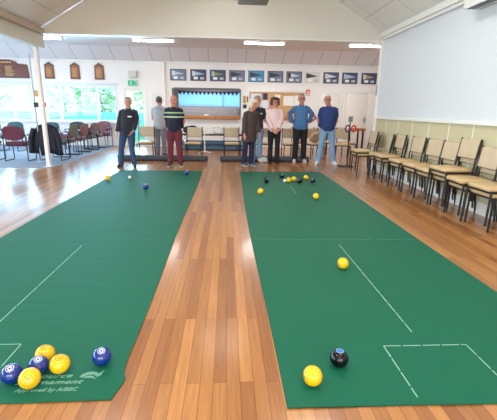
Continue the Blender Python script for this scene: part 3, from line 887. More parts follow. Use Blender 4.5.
# chairs along the right wall face -X : rotate -90 deg about z
ORD = ['nearest', 'second', 'third', 'fourth', 'fifth', 'sixth', 'seventh', 'eighth', 'ninth']
stacks = [(4.40, 3, 2, .0), (4.87, 0, 2, -.02), (5.36, 0, 3, .0), (5.79, 0, 2, -.01), (6.27, 0, 2, .0), (6.83, 0, 2, -.01), (7.60, 0, 2, .0), (8.63, 0, 2, -.16)]
for k, (y, _, n, dx) in enumerate(stacks):
    rz = -PI / 2 + random.uniform(-.05, .05)
    for j in range(n):
        lev = ['lowest', 'top'] if n == 2 else ['lowest', 'middle', 'top']
        place_chair(3.205 + dx - .045 * (j - n + 1) * 1.0 - .045 * (n - 2) * .0, y, .075 * j, rz, 'beige vinyl chair, %s in the %s stack along the right wall' % (lev[j], ORD[k] if k == 0 else ORD[k] + ' nearest'), 'stacked beige chairs along the right wall')
for j in range(2):
    place_chair(3.255 - .016 * j, 8.10, .06 * j, -PI / 2 - .40, 'beige chair seen edge on in the turned stack by far end, %s of two' % ('lower', 'upper')[j], 'stacked beige chairs along the right wall')
for x, y, rz, lb in [(-2.27, 11.1, .05, 'beige chair between the dark jacket man and the striped sweater man'), (-.93, 11.05, -.04, 'beige chair just right of the striped sweater man'), (.14, 11.1, .06, 'beige chair left of the woman in brown coat'),
    (1.03, 11.3, .0, 'beige chair hidden behind the pale jeans and pink sweater woman'), (1.82, 11.15, .04, 'beige chair behind the pink sweater and blue top women'), (2.55, 11.3, .3, 'beige chair holding the tan bag between blue dressed people'), (3.30, 11.1, -.1, 'beige chair right of the man in blue jumper'), (2.95, 11.95, .2, 'beige chair further back behind the man in blue jumper'), (2.2, 12.0, -.2, 'beige chair furthest back, behind the woman in mid blue top'), (3.62, 11.75, .15, 'beige chair in front of the orange timber table')]:
    place_chair(x, y, 0, rz, lb, 'beige chairs behind the group')

# timber table and scoreboard stand at right
t = thing('timber_table', 'orange timber table behind the beige chair at right', 'table', (3.75, 12.6, 0))
b = B(); bx(b, (0, 0, .80), (1.3, .6, .07), .01); obj('tabletop', b, WOODC, t)
for sx in (-1, 1):
    for sy in (-1, 1):
        b = B(); bx(b, (sx * .58, sy * .24, .383), (.05, .05, .766), .006); obj('leg', b, STEEL_D, t)
t = thing('marker_stand', 'black stand with grey head plus red and blue rings', 'stand', (3.03, 9.62, 0))
b = B(); bx(b, (-.04, 0, .012), (.36, .28, .024), .006); obj('base_plate', b, BLACK, t)
b = B(); tube(b, [(0, 0, .02), (0, 0, 1.1)], .014); obj('pole', b, STEEL_D, t)
b = B(); bx(b, (0, -.01, 1.17), (.10, .05, .13), .012); obj('head', b, mat('stand_grey', (120, 130, 138), .4), t)
b = B(); tube(b, [(0, 0, .88), (.32, .05, .9)], .011); obj('rod', b, mat('rod_red', (150, 50, 50), .5), t)
def ring(x, m):
    b = B(); tube(b, [(x + .055 * math.cos(a), -.03, .94 + .075 * math.sin(a)) for a in [2 * PI * k / 20 for k in range(20)]], .019, 8, closed=True); obj('ring', b, m, t)
ring(-.06, mat('ring_blue', (40, 64, 110), .5)); ring(.09, mat('ring_red', (200, 40, 44), .5))

# bench under the hatch with bags, and the long blue rolls below
t = thing('low_bench', 'low dark topped bench against the wall under the hatch', 'bench', (-.42, 13.3, 0))
b = B(); bx(b, (0, 0, .525), (2.15, .42, .045), .006); obj('bench_top', b, mat('bench_dark', (44, 40, 42), .5), t)
for s in (-1, 1):
    b = B(); bx(b, (s * .98, 0, .251), (.05, .36, .5), .006); obj('leg', b, CHROME, t)
ROLL_M = mat('blue_roll_vinyl', (84, 116, 146), .55, var=.1, scale=6)
for y, z, x0, x1, lb in [(13.52, .085, -1.6, .65, 'lower long blue grey roll on the floor under the bench'), (13.3, .085, -1.55, .62, 'front long blue grey roll on the floor under bench'), (13.41, .24, -1.6, .5, 'upper long blue grey roll resting on the other two')]:
    t = thing('mat_roll', lb, 'roll', (0, y, z), 0, 'rolled mats under the bench')
    b = B(); tube(b, [(x0, 0, 0), (x1, 0, 0)], .083, 18); obj('roll', b, ROLL_M, t)
    b = B(); 
    for x in (x0 + .3, x1 - .3): tube(b, [(x, .086 * math.cos(a), .086 * math.sin(a)) for a in [2 * PI * k / 16 for k in range(16)]], .006, 6, closed=True)
    obj('strap', b, BLACK, t)
def lump(name, label, cat, pieces, m, voxel=.018, loc=(0, 0, 0)):
    b = B()
    for c, r in pieces: ell(b, c, r, u=14, v=8)
    o = remesh(name, b, m, None, voxel, 2); o.location = loc
    return tag(o, label, cat)
lump('dark_bag', 'slumped black bag on the bench behind the striped man', 'bag', [((-.15, 0, .13), (.2, .14, .13)), ((.05, 0, .12), (.2, .14, .115)), ((.2, .02, .08), (.14, .12, .08)), ((-.02, .02, .18), (.16, .1, .1))], mat('black_cloth', (24, 24, 30), .8), loc=(-1.13, 13.28, .545))
b = B(); tube(b, [(.13 * math.cos(a), .02 * math.sin(3 * a), .14 + .11 * math.sin(a)) for a in [2 * PI * k / 24 for k in range(24)]], .025, 8, closed=True); tube(b, [(.2 + .09 * math.cos(a), .05, .1 + .07 * math.sin(a)) for a in [2 * PI * k / 20 for k in range(20)]], .022, 8, closed=True)
tag(obj('coiled_rope', b, mat('rope_white', (206, 212, 196), .8, var=.3, scale=9), None, loc=(-.33, 13.25, .545)), 'white and green coiled loops standing on the bench', 'coil')
t = thing('cardboard_box', 'small brown cardboard box on the right end of bench', 'box', (.12, 13.25, .5478))
b = B(); bx(b, (0, 0, .1), (.24, .2, .2), .004); obj('carton', b, mat('cardboard', (168, 120, 80), .8), t)
b = B(); bx(b, (0, -.02, .206), (.22, .15, .01), .002); obj('flap', b, mat('cardboard', (168, 120, 80), .8), t)
b = B(); bx(b, (-.72, 13.22, .555), (.25, .16, .014), .003); tag(obj('yellow_folder', b, mat('pale_yellow', (222, 206, 120), .7)), 'flat yellow folder lying on the bench', 'folder')
t = thing('pole_stand', 'thin white pole standing on splayed feet right of a chair', 'stand', (-.70, 12.35, 0))
b = B(); tube(b, [(0, 0, .05), (0, 0, .82)], .016); obj('pole', b, TRIM, t)
for s in (-1, 1):
    b = B(); tube(b, [(0, 0, .06), (s * .2, 0, .02)], .017); obj('foot', b, TRIM, t)
lump('white_bag', 'small white cloth bag on floor beside the pink sweater woman', 'bag', [((0, 0, .07), (.13, .1, .075)), ((.08, 0, .05), (.12, .1, .055)), ((-.07, 0, .06), (.09, .09, .06))], mat('white_cloth', (206, 204, 200), .8), loc=(.97, 10.72 - .45, 0))
lump('tan_bag', 'tan shoulder bag slumped on the chair beside blue jumper man', 'bag', [((0, 0, .14), (.15, .1, .15)), ((.08, .02, .2), (.09, .09, .12)), ((-.07, 0, .1), (.12, .1, .1))], mat('tan_leather', (176, 150, 118), .6, var=.2, scale=14), loc=(2.56, 11.26, .47))

# ------------------------------------------------------------------ upholstered armchairs in the side bay (face -Y)
def arm_chair(fab, label, loc, rz):
    t = thing('conference_chair', label, 'chair', loc, rz, 'upholstered chairs in the side bay')
    b = B(); bx(b, (0, -.02, .44), (.48, .46, .09), .035, seg=3); obj('seat', b, fab, t)
    b = B()
    n = 20
    rings = []
    for off, sc_ in ((-.03, .93), (-.018, 1.0), (.018, 1.0), (.03, .93)):
        r = []
        for k in range(n):
            a = 2 * PI * k / n
            ca, sa = math.cos(a), math.sin(a)
            x = .25 * sc_ * math.copysign(abs(ca) ** .75, ca); z = .18 * sc_ * math.copysign(abs(sa) ** .7, sa)
            y = off + .24 + .18 * (z + .18) * .9 - .55 * x * x
            r.append(Vector((x, y, .70 + z)))
        rings.append(r)
    loft(b, rings); obj('backrest', b, fab, t)
    fr = MATS['dark_steel']
    for s in (-1, 1):
        b = B(); tube(b, [(s * .27, .22, .66), (s * .275, .2, .60), (s * .275, .23, .014), (s * .275, .2, .014), (s * .275, -.24, .014), (s * .275, -.26, .03), (s * .275, -.235, .6), (s * .275, -.2, .635), (s * .272, .12, .645)], .0125, 8); obj('sled_frame', b, fr, t)
        b = B(); bx(b, (s * .275, -.05, .662), (.05, .28, .026), .01); obj('armrest', b, mat('armrest_grey', (120, 128, 140), .35), t)
    b = B(); tube(b, [(-.275, -.15, .385), (.275, -.15, .385)], .011); tube(b, [(-.275, .15, .385), (.275, .15, .385)], .011); tube(b, [(-.2, .2, .42), (-.19, .25, .6)], .014); tube(b, [(.2, .2, .42), (.19, .25, .6)], .014); obj('cross_bar', b, fr, t)
    return t
BURG = mat('burgundy_fabric', (96, 46, 62), .9, var=.08, scale=40); TEAL = mat('teal_fabric', (54, 84, 92), .9, var=.08, scale=40); OLIV = mat('olive_fabric', (110, 100, 86), .9); TERR = mat('terracotta_fabric', (126, 78, 70), .9); MAUV = mat('mauve_fabric', (128, 84, 112), .9); DGRN = mat('dark_green_fabric', (52, 70, 72), .9); BRWN = mat('brown_fabric', (104, 78, 68), .9)
ZC = .007
for fab, lb, loc, rz in [
    (BURG, 'burgundy armchair with its back to camera left of the post', (-5.28, 10.25, ZC), PI + .05),
    (BURG, 'dark armchair cut off by the left picture edge', (-6.1, 10.3, ZC), PI),
    (TEAL, 'teal armchair under the jacket behind the white post', (-4.50, 10.42, ZC), PI - .05),
    (DGRN, 'dark green chair facing camera by far left window', (-7.35, 12.6, ZC), .1),
    (TEAL, 'teal chair facing camera behind the burgundy chair', (-6.62, 12.5, ZC), -.05),
    (TEAL, 'teal chair facing camera just right of the post', (-5.55, 12.6, ZC), .05),
    (DGRN, 'dark green chair below the wide window, right of the teal one', (-4.98, 13.3, ZC), .1),
    (OLIV, 'olive chair seen side on, nearest of the sideways row', (-4.50, 11.2, ZC), -PI / 2 - .05),
    (TERR, 'terracotta chair seen side on, second of the sideways row', (-4.46, 11.95, ZC), -PI / 2 - .05),
    (BRWN, 'brown chair seen side on, third of the sideways row', (-4.44, 12.75, ZC), -PI / 2 - .1),
    (TERR, 'terracotta chair seen side on, furthest of the sideways row', (-4.42, 13.45, ZC), -PI / 2 - .1),
    (MAUV, 'mauve chair beside the exit door facing the camera', (-4.42, 14.2, ZC), -.05)]:
    arm_chair(fab, lb, loc, rz)
# jacket draped over the chair behind the post
def jacket():
    b = B()
    n = 22
    for s in (0,):
        prof = []
        for k in range(13):
            q = k / 12
            # front flap up over the back and down behind (towards camera -Y)
            if q < .3: p = (.15, .62 + q / .3 * .28)
            elif q < .42: p = (.15 - (q - .3) / .12 * .2, .9 + .02 * math.sin((q - .3) / .12 * PI))
            else: p = (-.05 - .05 * math.sin((q - .42) / .58 * PI), .9 - (q - .42) / .58 * .74)
            prof.append(p)
        grid = []
        for i in range(n + 1):
            u = i / n * 2 - 1
            row = []
            for k, (yy, zz) in enumerate(prof):
                q = k / 12
                spread = .24 + (.14 * max(0, (q - .42) / .58) ** .7)
                zt = zz - (.09 * abs(u) ** 2.5 if q < .55 else 0) + (.03 * math.sin(u * 6) if q > .9 else 0)
                y2 = yy + .014 * math.sin(u * 14 + q * 3) * q + .05 * u * u
                row.append(b.verts.new((u * spread, y2, zt)))
            grid.append(row)
        for i in range(n):
            for k in range(12): b.faces.new((grid[i][k], grid[i + 1][k], grid[i + 1][k + 1], grid[i][k + 1]))
    bmesh.ops.recalc_face_normals(b, faces=b.faces[:])
    bmesh.ops.solidify(b, geom=b.faces[:], thickness=.03)
    t = thing('puffer_jacket', 'navy puffer jacket draped over chair behind the white post', 'jacket', (-4.50, 10.05, .03))
    m = mat('navy_puffer', (14, 17, 34), .75)
    o = obj('jacket_body', b, m, t, auto=False)
    for s in (-1, 1):
        b = B(); tube(b, [(s * .25, -.06, .80), (s * .34, -.08, .55), (s * .36, -.10, .2)], [.06, .065, .05], 10); obj('sleeve', b, m, t)
jacket()
lump('dark_coat', 'dark coat lying over the furthest sideways chair', 'coat', [((0, 0, .1), (.2, .16, .09)), ((.12, .05, .16), (.14, .14, .1)), ((-.14, 0, .08), (.14, .12, .07))], mat('black_cloth', (24, 24, 30), .8), loc=(-4.44, 12.75, .48))
lump('pink_bag', 'pink cloth bag on the seat of the nearest sideways chair', 'bag', [((0, 0, .09), (.17, .12, .09)), ((.1, 0, .07), (.1, .1, .07))], mat('pink_cloth', (206, 130, 148), .85), loc=(-4.56, 11.2, .497))
lump('black_coat', 'black coat on the chair right behind the post', 'coat', [((0, 0, .12), (.2, .15, .1)), ((.1, .04, .2), (.15, .12, .1)), ((-.12, .02, .1), (.13, .12, .08))], mat('black_cloth', (24, 24, 30), .8), loc=(-5.5, 12.55, .49))

# ------------------------------------------------------------------ people (local frame faces -Y, x to the picture's right)
SKIN = mat('skin', (206, 150, 128), .55, var=.05, scale=12); SKIN2 = mat('skin_ruddy', (204, 138, 120), .55, var=.06, scale=12)
def V(*a): return Vector(a)
def hand(bm, wrist, d, side, s, curl=.5, palm_n=None):
    """palm, four unequal bent fingers and a thumb leaving the side of the palm"""
    d = Vector(d).normalized()
    pn = Vector(palm_n if palm_n else (side * -1.0, 0, 0)); pn = (pn - d * pn.dot(d))
    if pn.length < .1: pn = V(0, -1, 0) - d * (-d.y)
    pn.normalize(); w = d.cross(pn).normalized()
    if w.y > 0: w = -w             # thumb side looks forward
    M = Matrix((w, pn, d)).transposed()
    c = wrist + d * .045 * s
    ell(bm, c, (.041 * s, .017 * s, .052 * s), M, 12, 8)
    for k, (o, L_) in enumerate(((.030, .068), (.010, .076), (-.010, .071), (-.028, .055))):
        p0 = wrist + d * (.075 * s) + w * o * s
        p1 = p0 + d * L_ * .5 * s + pn * .012 * curl * s
        p2 = p1 + (d * (1 - curl * .8) + pn * curl).normalized() * L_ * .5 * s
        tube(bm, [p0 - d * .03 * s, p0, p1, p2], [.009 * s, .0095 * s, .009 * s, .0075 * s], 7)
    q0 = wrist + d * .028 * s + w * .03 * s
    tube(bm, [q0, q0 + (d * .6 + w * .8).normalized() * .03 * s, q0 + (d * .85 + w * .55 + pn * .3).normalized() * .062 * s], [.013 * s, .011 * s, .0085 * s], 7)

def person(loc, H_, rz, label, top, bottom, hair, arms, stance=.1, bulk=1.0, belly=0.0, hem=.86, sleeve='long', hood=False, skin=None, shoe=None, sole=None,
           hairstyle='short', coat=False, head_turn=0.0, female=False, feet_out=.2, collar=None, badge=None, glasses=False, lean=0.0, legw=1.0, sleevelen=1.0, smile=True, backview=False, foot_y=(0, 0), side=0.0, head_off=0.0):
    s = H_ / 1.70
    sk = skin or SKIN
    t = thing('person', label, 'person', loc, rz, None)
    bw = bulk
    sh = .172 * (.93 if female else 1.0) * (0.6 + 0.4 * bw)
    tor = [(.80, .135, .095), (.88, .160, .112 + belly * .3), (.97, .154, .110 + belly), (1.06, .146, .108 + belly), (1.16, .152, .112 + belly * .7), (1.26, .160, .112 + belly * .3), (1.33, .152, .098), (1.385, .122, .080), (1.42, .078, .064), (1.445, .064, .058)]
    if female: tor = [(z, rx * (.94 if z > 1.0 else 1.0), ry) for z, rx, ry in tor]
    def torso(bm, add, z0, z1, flare=0.0):
        zs = [z for z, _, _ in tor if z0 < z < z1]
        def at(z):
            for (za, ra, qa), (zb, rb, qb) in zip(tor, tor[1:]):
                if za <= z <= zb:
                    f = (z - za) / (zb - za); return ra + (rb - ra) * f, qa + (qb - qa) * f
            return (tor[0][1], tor[0][2]) if z < tor[0][0] else (tor[-1][1], tor[-1][2])
        rings = []
        for z in [z0] + zs + [z1]:
            rx, ry = at(z)
            fl = flare * max(0, (1.1 - z))
            cy = (-belly * .5 if .9 < z < 1.2 else 0) - lean * max(0, z - .9)
            rings.append(ring_pts(V(0, cy, z) * s, V(1, 0, 0), V(0, 1, 0), (rx * bw + add + fl) * s, (ry * bw + add + fl) * s, 20))
        loft(bm, rings)
    hipx = .088
    def leg_pts(sd):
        ax = sd * stance
        fy = foot_y[0 if sd < 0 else 1]
        return [V(sd * hipx, 0, .88) * s, V(sd * (hipx + (stance - hipx) * .5), -.015 + fy * .5, .48) * s, V(ax, .02 + fy, .07) * s]
    def legs(bm, add, z_low=.07, wide=0.0):
        for sd in (-1, 1):
            a, k, f = leg_pts(sd)
            f2 = f + (k - f) * ((z_low - .07) / .41) if z_low != .07 else f
            m1 = a * .5 + k * .5; m2 = k * .45 + f2 * .55
            R_ = [.094 * legw + add, .080 * legw + add, .060 * legw + add, .057 * legw + add * 1.1 + wide * .4, .042 + add * 1.2 + wide]
            tube(bm, [a, m1, k, m2, f2], [r * s * (.92 + .08 * bw) for r in R_], 14)
    ly = -lean * .45
    def arm_pts(sd):
        A = arms[0 if sd < 0 else 1]
        S_ = V(sd * sh, ly, 1.352) * s
        return S_, V(sd * A[0][0], A[0][1] + ly, A[0][2]) * s, V(sd * A[1][0], A[1][1] + ly, A[1][2]) * s
    def arm(bm, add, upto=1.0):
        for sd in (-1, 1):
            S_, E_, W_ = arm_pts(sd)
            In = V(sd * sh * .5, ly, 1.385) * s
            if upto >= .99: pts = [In, S_, S_ * .5 + E_ * .5, E_, E_ * .5 + W_ * .5, W_]
            else:
                pts = [In, S_, S_ * .5 + E_ * .5, S_ * (1 - upto * 2) + E_ * upto * 2 if upto <= .5 else E_ + (W_ - E_) * (upto - .5) * 2]
            rr = [.05, .054, .047, .040, .036, .028][:len(pts)]
            if upto < .99: rr = [.05, .056, .052, .05]
            tube(bm, pts, [(r * (.6 + .4 * bw) + add) * s for r in rr], 12)
    # body: one continuous surface
    hs = s * 1.09
    hc = V(head_off, -.012 + ly * 1.1 - lean * .3, 1.585) * s
    RT = Matrix.Rotation(head_turn, 3, 'Z')
    bm = B()
    torso(bm, -.006, .80, 1.435)
    tube(bm, [V(0, ly, 1.38) * s, V(0, ly - .005, 1.45) * s, hc + V(0, .01, -.05) * s], [.066 * s, .058 * s, .058 * s], 14)
    ell(bm, hc + RT @ V(0, .008, .02) * hs, (.074 * hs, .093 * hs, .097 * hs), RT, 20, 14)
    ell(bm, hc + RT @ V(0, -.018, -.045) * hs, (.058 * hs, .068 * hs, .072 * hs), RT, 18, 12)
    ell(bm, hc + RT @ V(0, -.062, -.092) * hs, (.026 * hs, .022 * hs, .02 * hs), RT, 12, 8)
    tube(bm, [hc + RT @ V(0, -.082, .022) * hs, hc + RT @ V(0, -.098, -.012) * hs, hc + RT @ V(0, -.105, -.028) * hs], [.010 * hs, .012 * hs, .016 * hs], 10)
    for sd in (-1, 1):
        ell(bm, hc + RT @ V(sd * .076, .012, -.01) * hs, (.011 * hs, .02 * hs, .03 * hs), RT, 10, 8)
        ell(bm, hc + RT @ V(sd * .034, -.066, -.03) * hs, (.024 * hs, .02 * hs, .022 * hs), RT, 10, 8)
    legs(bm, -.006)
    for sd in (-1, 1):
        a, k, f = leg_pts(sd)
        fd = V(sd * feet_out, -1, 0).normalized()
        tube(bm, [f + V(0, 0, -.0) * s, f - V(0, 0, .03) * s + fd * .05 * s, f - V(0, 0, .042) * s + fd * .13 * s], [.04 * s, .036 * s, .024 * s], 10)
    arm(bm, -.004)
    for sd in (-1, 1):
        S_, E_, W_ = arm_pts(sd); A = arms[0 if sd < 0 else 1]
        hd = A[2] if len(A) > 2 else None
        d = V(sd * hd[0], hd[1], hd[2]) if hd else (W_ - E_)
        pn = V(sd * A[3][0], A[3][1], A[3][2]) if len(A) > 3 else V(-sd, .25, 0)
        hand(bm, W_, d, sd, s, A[4] if len(A) > 4 else .45, pn)
    remesh('body', bm, sk, t, .0085, 2, .4)
    # face
    EW = mat('eye_dark', (44, 36, 34), .3); LIP = mat('lips', (168, 92, 88), .5); BROW = mat('eyebrow', (120, 108, 100), .8)
    for sd in (-1, 1):
        b = B(); ell(b, hc + RT @ V(sd * .03, -.083, .008) * hs, (.011 * hs, .006 * hs, .007 * hs), RT, 10, 8); obj('eye', b, EW, t)
        b = B(); ell(b, hc + RT @ V(sd * .031, -.086, .028) * hs, (.018 * hs, .006 * hs, .005 * hs), RT, 10, 6); obj('eyebrow', b, BROW, t)
    b = B(); ell(b, hc + RT @ V(0, -.083, -.062) * hs, (.022 * hs, .008 * hs, .006 * hs), RT, 12, 6); obj('mouth', b, LIP, t)
    if glasses:
        b = B()
        for sd in (-1, 1):
            tube(b, [hc + RT @ V(sd * .032 + .022 * math.cos(a), -.099, .004 + .018 * math.sin(a)) * hs for a in [2 * PI * k / 14 for k in range(14)]], .0024 * hs, 6, closed=True)
            tube(b, [hc + RT @ V(sd * .054, -.098, .008) * hs, hc + RT @ V(sd * .078, -.03, .006) * hs, hc + RT @ V(sd * .08, .01, .004) * hs], .0022 * hs, 6)
        tube(b, [hc + RT @ V(-.01, -.1, .006) * hs, hc + RT @ V(.01, -.1, .006) * hs], .0024 * hs, 6)
        obj('glasses', b, mat('glasses_frame', (60, 52, 52), .3), t)
    # hair
    bm = B(); rnd = random.Random(int(H_ * 1000))
    if hairstyle == 'short':
        ell(bm, hc + RT @ V(0, .034, .040) * hs, (.082 * hs, .086 * hs, .092 * hs), RT, 20, 14)
        ell(bm, hc + RT @ V(0, .0, .078) * hs, (.070 * hs, .078 * hs, .048 * hs), RT, 18, 10)
        for sd in (-1, 1): ell(bm, hc + RT @ V(sd * .066, .02, .02) * hs, (.018 * hs, .04 * hs, .045 * hs), RT, 10, 8)
    elif hairstyle == 'bald':
        for sd in (-1, 1): ell(bm, hc + RT @ V(sd * .064, .03, .005) * hs, (.02 * hs, .045 * hs, .035 * hs), RT, 12, 8)
        ell(bm, hc + RT @ V(0, .06, -.005) * hs, (.066 * hs, .048 * hs, .045 * hs), RT, 16, 10)
    elif hairstyle == 'thin':
        ell(bm, hc + RT @ V(0, .035, .03) * hs, (.082 * hs, .084 * hs, .082 * hs), RT, 18, 12)
        ell(bm, hc + RT @ V(0, .008, .086) * hs, (.064 * hs, .072 * hs, .043 * hs), RT, 16, 8)
    elif hairstyle in ('puffy', 'curly'):
        k_ = 1.2 if hairstyle == 'puffy' else 1.08
        ell(bm, hc + RT @ V(0, .032, .03) * hs, (.094 * k_ * hs, .094 * hs, .105 * hs), RT, 20, 14)
        ell(bm, hc + RT @ V(0, -.01, .085) * hs, (.08 * k_ * hs, .082 * hs, .05 * hs), RT, 18, 10)
        for k in range(26):
            a = rnd.uniform(-.15 * PI, 1.15 * PI); z = rnd.uniform(-.06, .1)
            rr_ = .092 * k_ * math.sqrt(max(.2, 1 - (z / .14) ** 2))
            ell(bm, hc + RT @ V(rr_ * math.cos(a), .02 + rr_ * .9 * math.sin(a), z + .02) * hs, (.026 * hs,) * 3, None, 10, 8)
        for sd in (-1, 1):
            ell(bm, hc + RT @ V(sd * .078 * k_, .0, -.005) * hs, (.028 * hs, .045 * hs, .07 * hs), RT, 12, 8)
    remesh('hair', bm, hair, t, .009, 2, .4)
    # trousers
    bm = B(); torso(bm, .010, .80, min(1.0, hem + .08)); legs(bm, .012, .055, .012)
    ell(bm, V(0, .0, .83) * s, (.12 * s * bw, .10 * s, .07 * s), None, 14, 8)
    remesh('trousers', bm, bottom, t, .011, 3, .5)
    # top
    bm = B()
    torso(bm, .016 if not coat else .03, hem, 1.41, .10 if coat else .008)
    arm(bm, .009 if not coat else .015, {'long': .93, 'short': .42}[sleeve] * sleevelen if sleeve == 'short' else .93)
    tube(bm, [V(0, ly, 1.37) * s, V(0, ly, 1.44) * s], [.085 * s, .066 * s], 16)
    tp = remesh('coat' if coat else ('hooded_top' if hood else 'top'), bm, top, t, .0115, 3, .5)
    if collar is not None:
        b = B(); tube(b, [V(.064 * math.cos(a), ly - .002 + .06 * math.sin(a), 1.437 - .012 * math.sin(-a)) * s for a in [2 * PI * k / 20 for k in range(20)]], .014 * s, 8, closed=True); obj('collar', b, collar, tp)
    if hood:
        bm = B(); ell(bm, V(0, .085, 1.40) * s, (.13 * s, .06 * s, .075 * s)); ell(bm, V(-.07, .05, 1.42) * s, (.05 * s, .06 * s, .05 * s)); ell(bm, V(.07, .05, 1.42) * s, (.05 * s, .06 * s, .05 * s))
        remesh('hood', bm, top, tp, .012, 3)
    if badge:
        bxx, bz, m_, w_, h_ = badge
        rr_ = .118 * bw + .022
        b = B(); bx(b, V(bxx, -(rr_ + belly * .3) * math.sqrt(max(.1, 1 - (bxx / (.19 * bw)) ** 2)) - .004 + ly, bz) * s, (w_, .012, h_), .003); obj('badge', b, m_, tp)
    # shoes
    sm = shoe or BLACK; so = sole or mat('shoe_sole', (40, 38, 38), .7)
    for sd in (-1, 1):
        a, k, f = leg_pts(sd)
        fd = V(sd * feet_out, -1, 0).normalized(); pr = V(-fd.y, fd.x, 0)
        g = V(f.x, f.y, 0)
        def rg(q, w, h, z0):
            c = g + fd * q * s
            return [c + pr * (w * s * math.cos(a_)) + V(0, 0, z0 * s + h * s * (.5 + .5 * math.sin(a_))) for a_ in [2 * PI * k_ / 14 for k_ in range(14)]]
        b = B(); loft(b, [rg(-.075, .02, .05, .02), rg(-.06, .036, .085, .018), rg(-.01, .040, .10, .018), rg(.05, .042, .082, .018), rg(.11, .046, .062, .018), rg(.16, .038, .048, .018), rg(.18, .018, .03, .02)])
        shoe_o = obj('shoe', b, sm, t)
        b = B(); loft(b, [rg(-.08, .022, .024, 0), rg(-.06, .039, .024, 0), rg(0, .041, .024, 0), rg(.09, .048, .024, 0), rg(.155, .042, .024, 0), rg(.186, .02, .024, 0)]); obj('sole', b, so, shoe_o)
    if side:                       # sideways lean of the upper body over the planted feet
        for o in t.children_recursive:
            for v in o.data.vertices:
                q = min(1.0, max(0.0, (v.co.z / s - .45) / 1.0))
                v.co.x += side * s * q
    return t

NAVYC = mat('navy_cloth', (30, 34, 52), .85, sheen=.2); DENIM = mat('dark_denim', (46, 74, 110), .85, var=.15, scale=20); LDENIM = mat('light_denim', (126, 160, 196), .85, var=.12, scale=20)
MAROON = mat('maroon_cloth', (104, 40, 54), .85); BROWNC = mat('brown_coat', (74, 60, 58), .85, var=.08, scale=25); PINKC = mat('pale_pink_knit', (240, 214, 216), .85); BLK = mat('black_trousers', (24, 22, 28), .8)
BLUET = mat('mid_blue_knit', (74, 122, 174), .85, var=.08, scale=30); ROYAL = mat('royal_blue_jumper', (40, 60, 118), .85, var=.08, scale=30); GREYH = mat('grey_marl', (168, 172, 180), .9, var=.05, scale=40); GREYT = mat('grey_trousers', (120, 122, 136), .85); NAVYT = mat('navy_trousers', (28, 34, 64), .85)
STRIPE = stripe_mat('striped_knit', (28, 34, 56), [(1.245, 1.275, (170, 196, 150)), (1.215, 1.245, (40, 66, 80)), (1.15, 1.18, (196, 214, 176))])
HGREY = mat('grey_hair', (150, 142, 132), .8, var=.15, scale=60); HWHITE = mat('white_hair', (226, 220, 206), .8, var=.08, scale=60); HBROWN = mat('brown_hair', (84, 54, 42), .75, var=.2, scale=60); HDARK = mat('dark_grey_hair', (84, 80, 82), .8)
WSHOE = mat('white_trainers', (222, 220, 222), .5); WS = mat('white_sole', (214, 214, 212), .6); PSHOE = mat('pinkish_trainers', (206, 188, 194), .5); BSHOE = mat('blue_trainers', (52, 70, 120), .5); DSHOE = mat('dark_shoes', (58, 52, 52), .5)

HANG = ((.215, .01, 1.08), (.215, -.05, .845), (0, -.1, -1), (-1, .1, 0), .4)
BEHIND = ((.23, .08, 1.09), (.15, .17, .92), (-.8, .1, -.5), (0, -1, 0), .4)
person((-2.35, 9.3, 0), 1.58, .02, 'man in dark navy jacket and jeans, far left', NAVYC, DENIM, HGREY, (((.225, -.01, 1.08), (.225, -.09, .85), (0, -.2, -1)), ((.25, .02, 1.09), (.165, -.15, .90), (-.5, -.2, -.8))), stance=.17, bulk=1.02, belly=.02, side=.10, hem=.80, shoe=DSHOE, hairstyle='short', collar=NAVYC, badge=(.07, 1.25, PAPER, .09, .03), feet_out=.25)
person((-1.25, 9.45, 0), 1.645, 0.0, 'bald man in striped dark sweater and maroon trousers', STRIPE, MAROON, HGREY, (BEHIND, BEHIND), stance=.125, bulk=.97, belly=.03, hem=.84, skin=SKIN2, shoe=DSHOE, sole=WS, hairstyle='bald', collar=NAVYC, legw=1.08)
person((-1.92, 11.5, 0), 1.66, PI - .15, 'person in grey hooded top seen from behind', GREYH, GREYT, HDARK, (((.23, .03, 1.08), (.22, -.08, .86)), ((.235, -.04, 1.1), (.18, -.2, .98))), stance=.1, bulk=1.18, hem=.80, hood=True, shoe=BLACK, hairstyle='short', coat=False)
person((.52, 9.62, 0), 1.575, .55, 'white haired woman in brown coat turned to the right', BROWNC, NAVYT, HWHITE, (HANG, ((.22, -.02, 1.08), (.21, -.1, .85), (0, -.2, -1))), stance=.09, bulk=1.08, hem=.64, coat=True, female=True, skin=SKIN2, shoe=BSHOE, sole=WS, hairstyle='puffy', head_turn=.1, side=.05, head_off=.03, lean=.12, foot_y=(.04, -.04))
person((.78, 10.35, 0), 1.69, .1, 'grey haired person in navy polo behind brown coat woman', NAVYC, LDENIM, HGREY, (HANG, ((.215, -.02, 1.09), (.20, -.2, 1.14), (.2, -.3, .6))), stance=.09, bulk=1.0, hem=.86, sleeve='short', skin=SKIN2, shoe=WSHOE, sole=WS, hairstyle='short', badge=(.09, 1.27, PAPER, .05, .03), collar=NAVYC)
person((1.22, 10.15, 0), 1.65, 0.0, 'curly haired woman in pale pink sweater and black trousers', PINKC, BLK, HBROWN, (((.205, -.02, 1.08), (.06, -.2, .89), (-.7, -.2, -.6), (0, 1, 0), .4), ((.205, -.02, 1.08), (.07, -.21, .91), (-.7, -.2, -.6), (0, 1, 0), .4)), stance=.10, bulk=1.02, hem=.84, female=True, shoe=BLACK, hairstyle='curly', glasses=True, feet_out=.1, legw=.92)
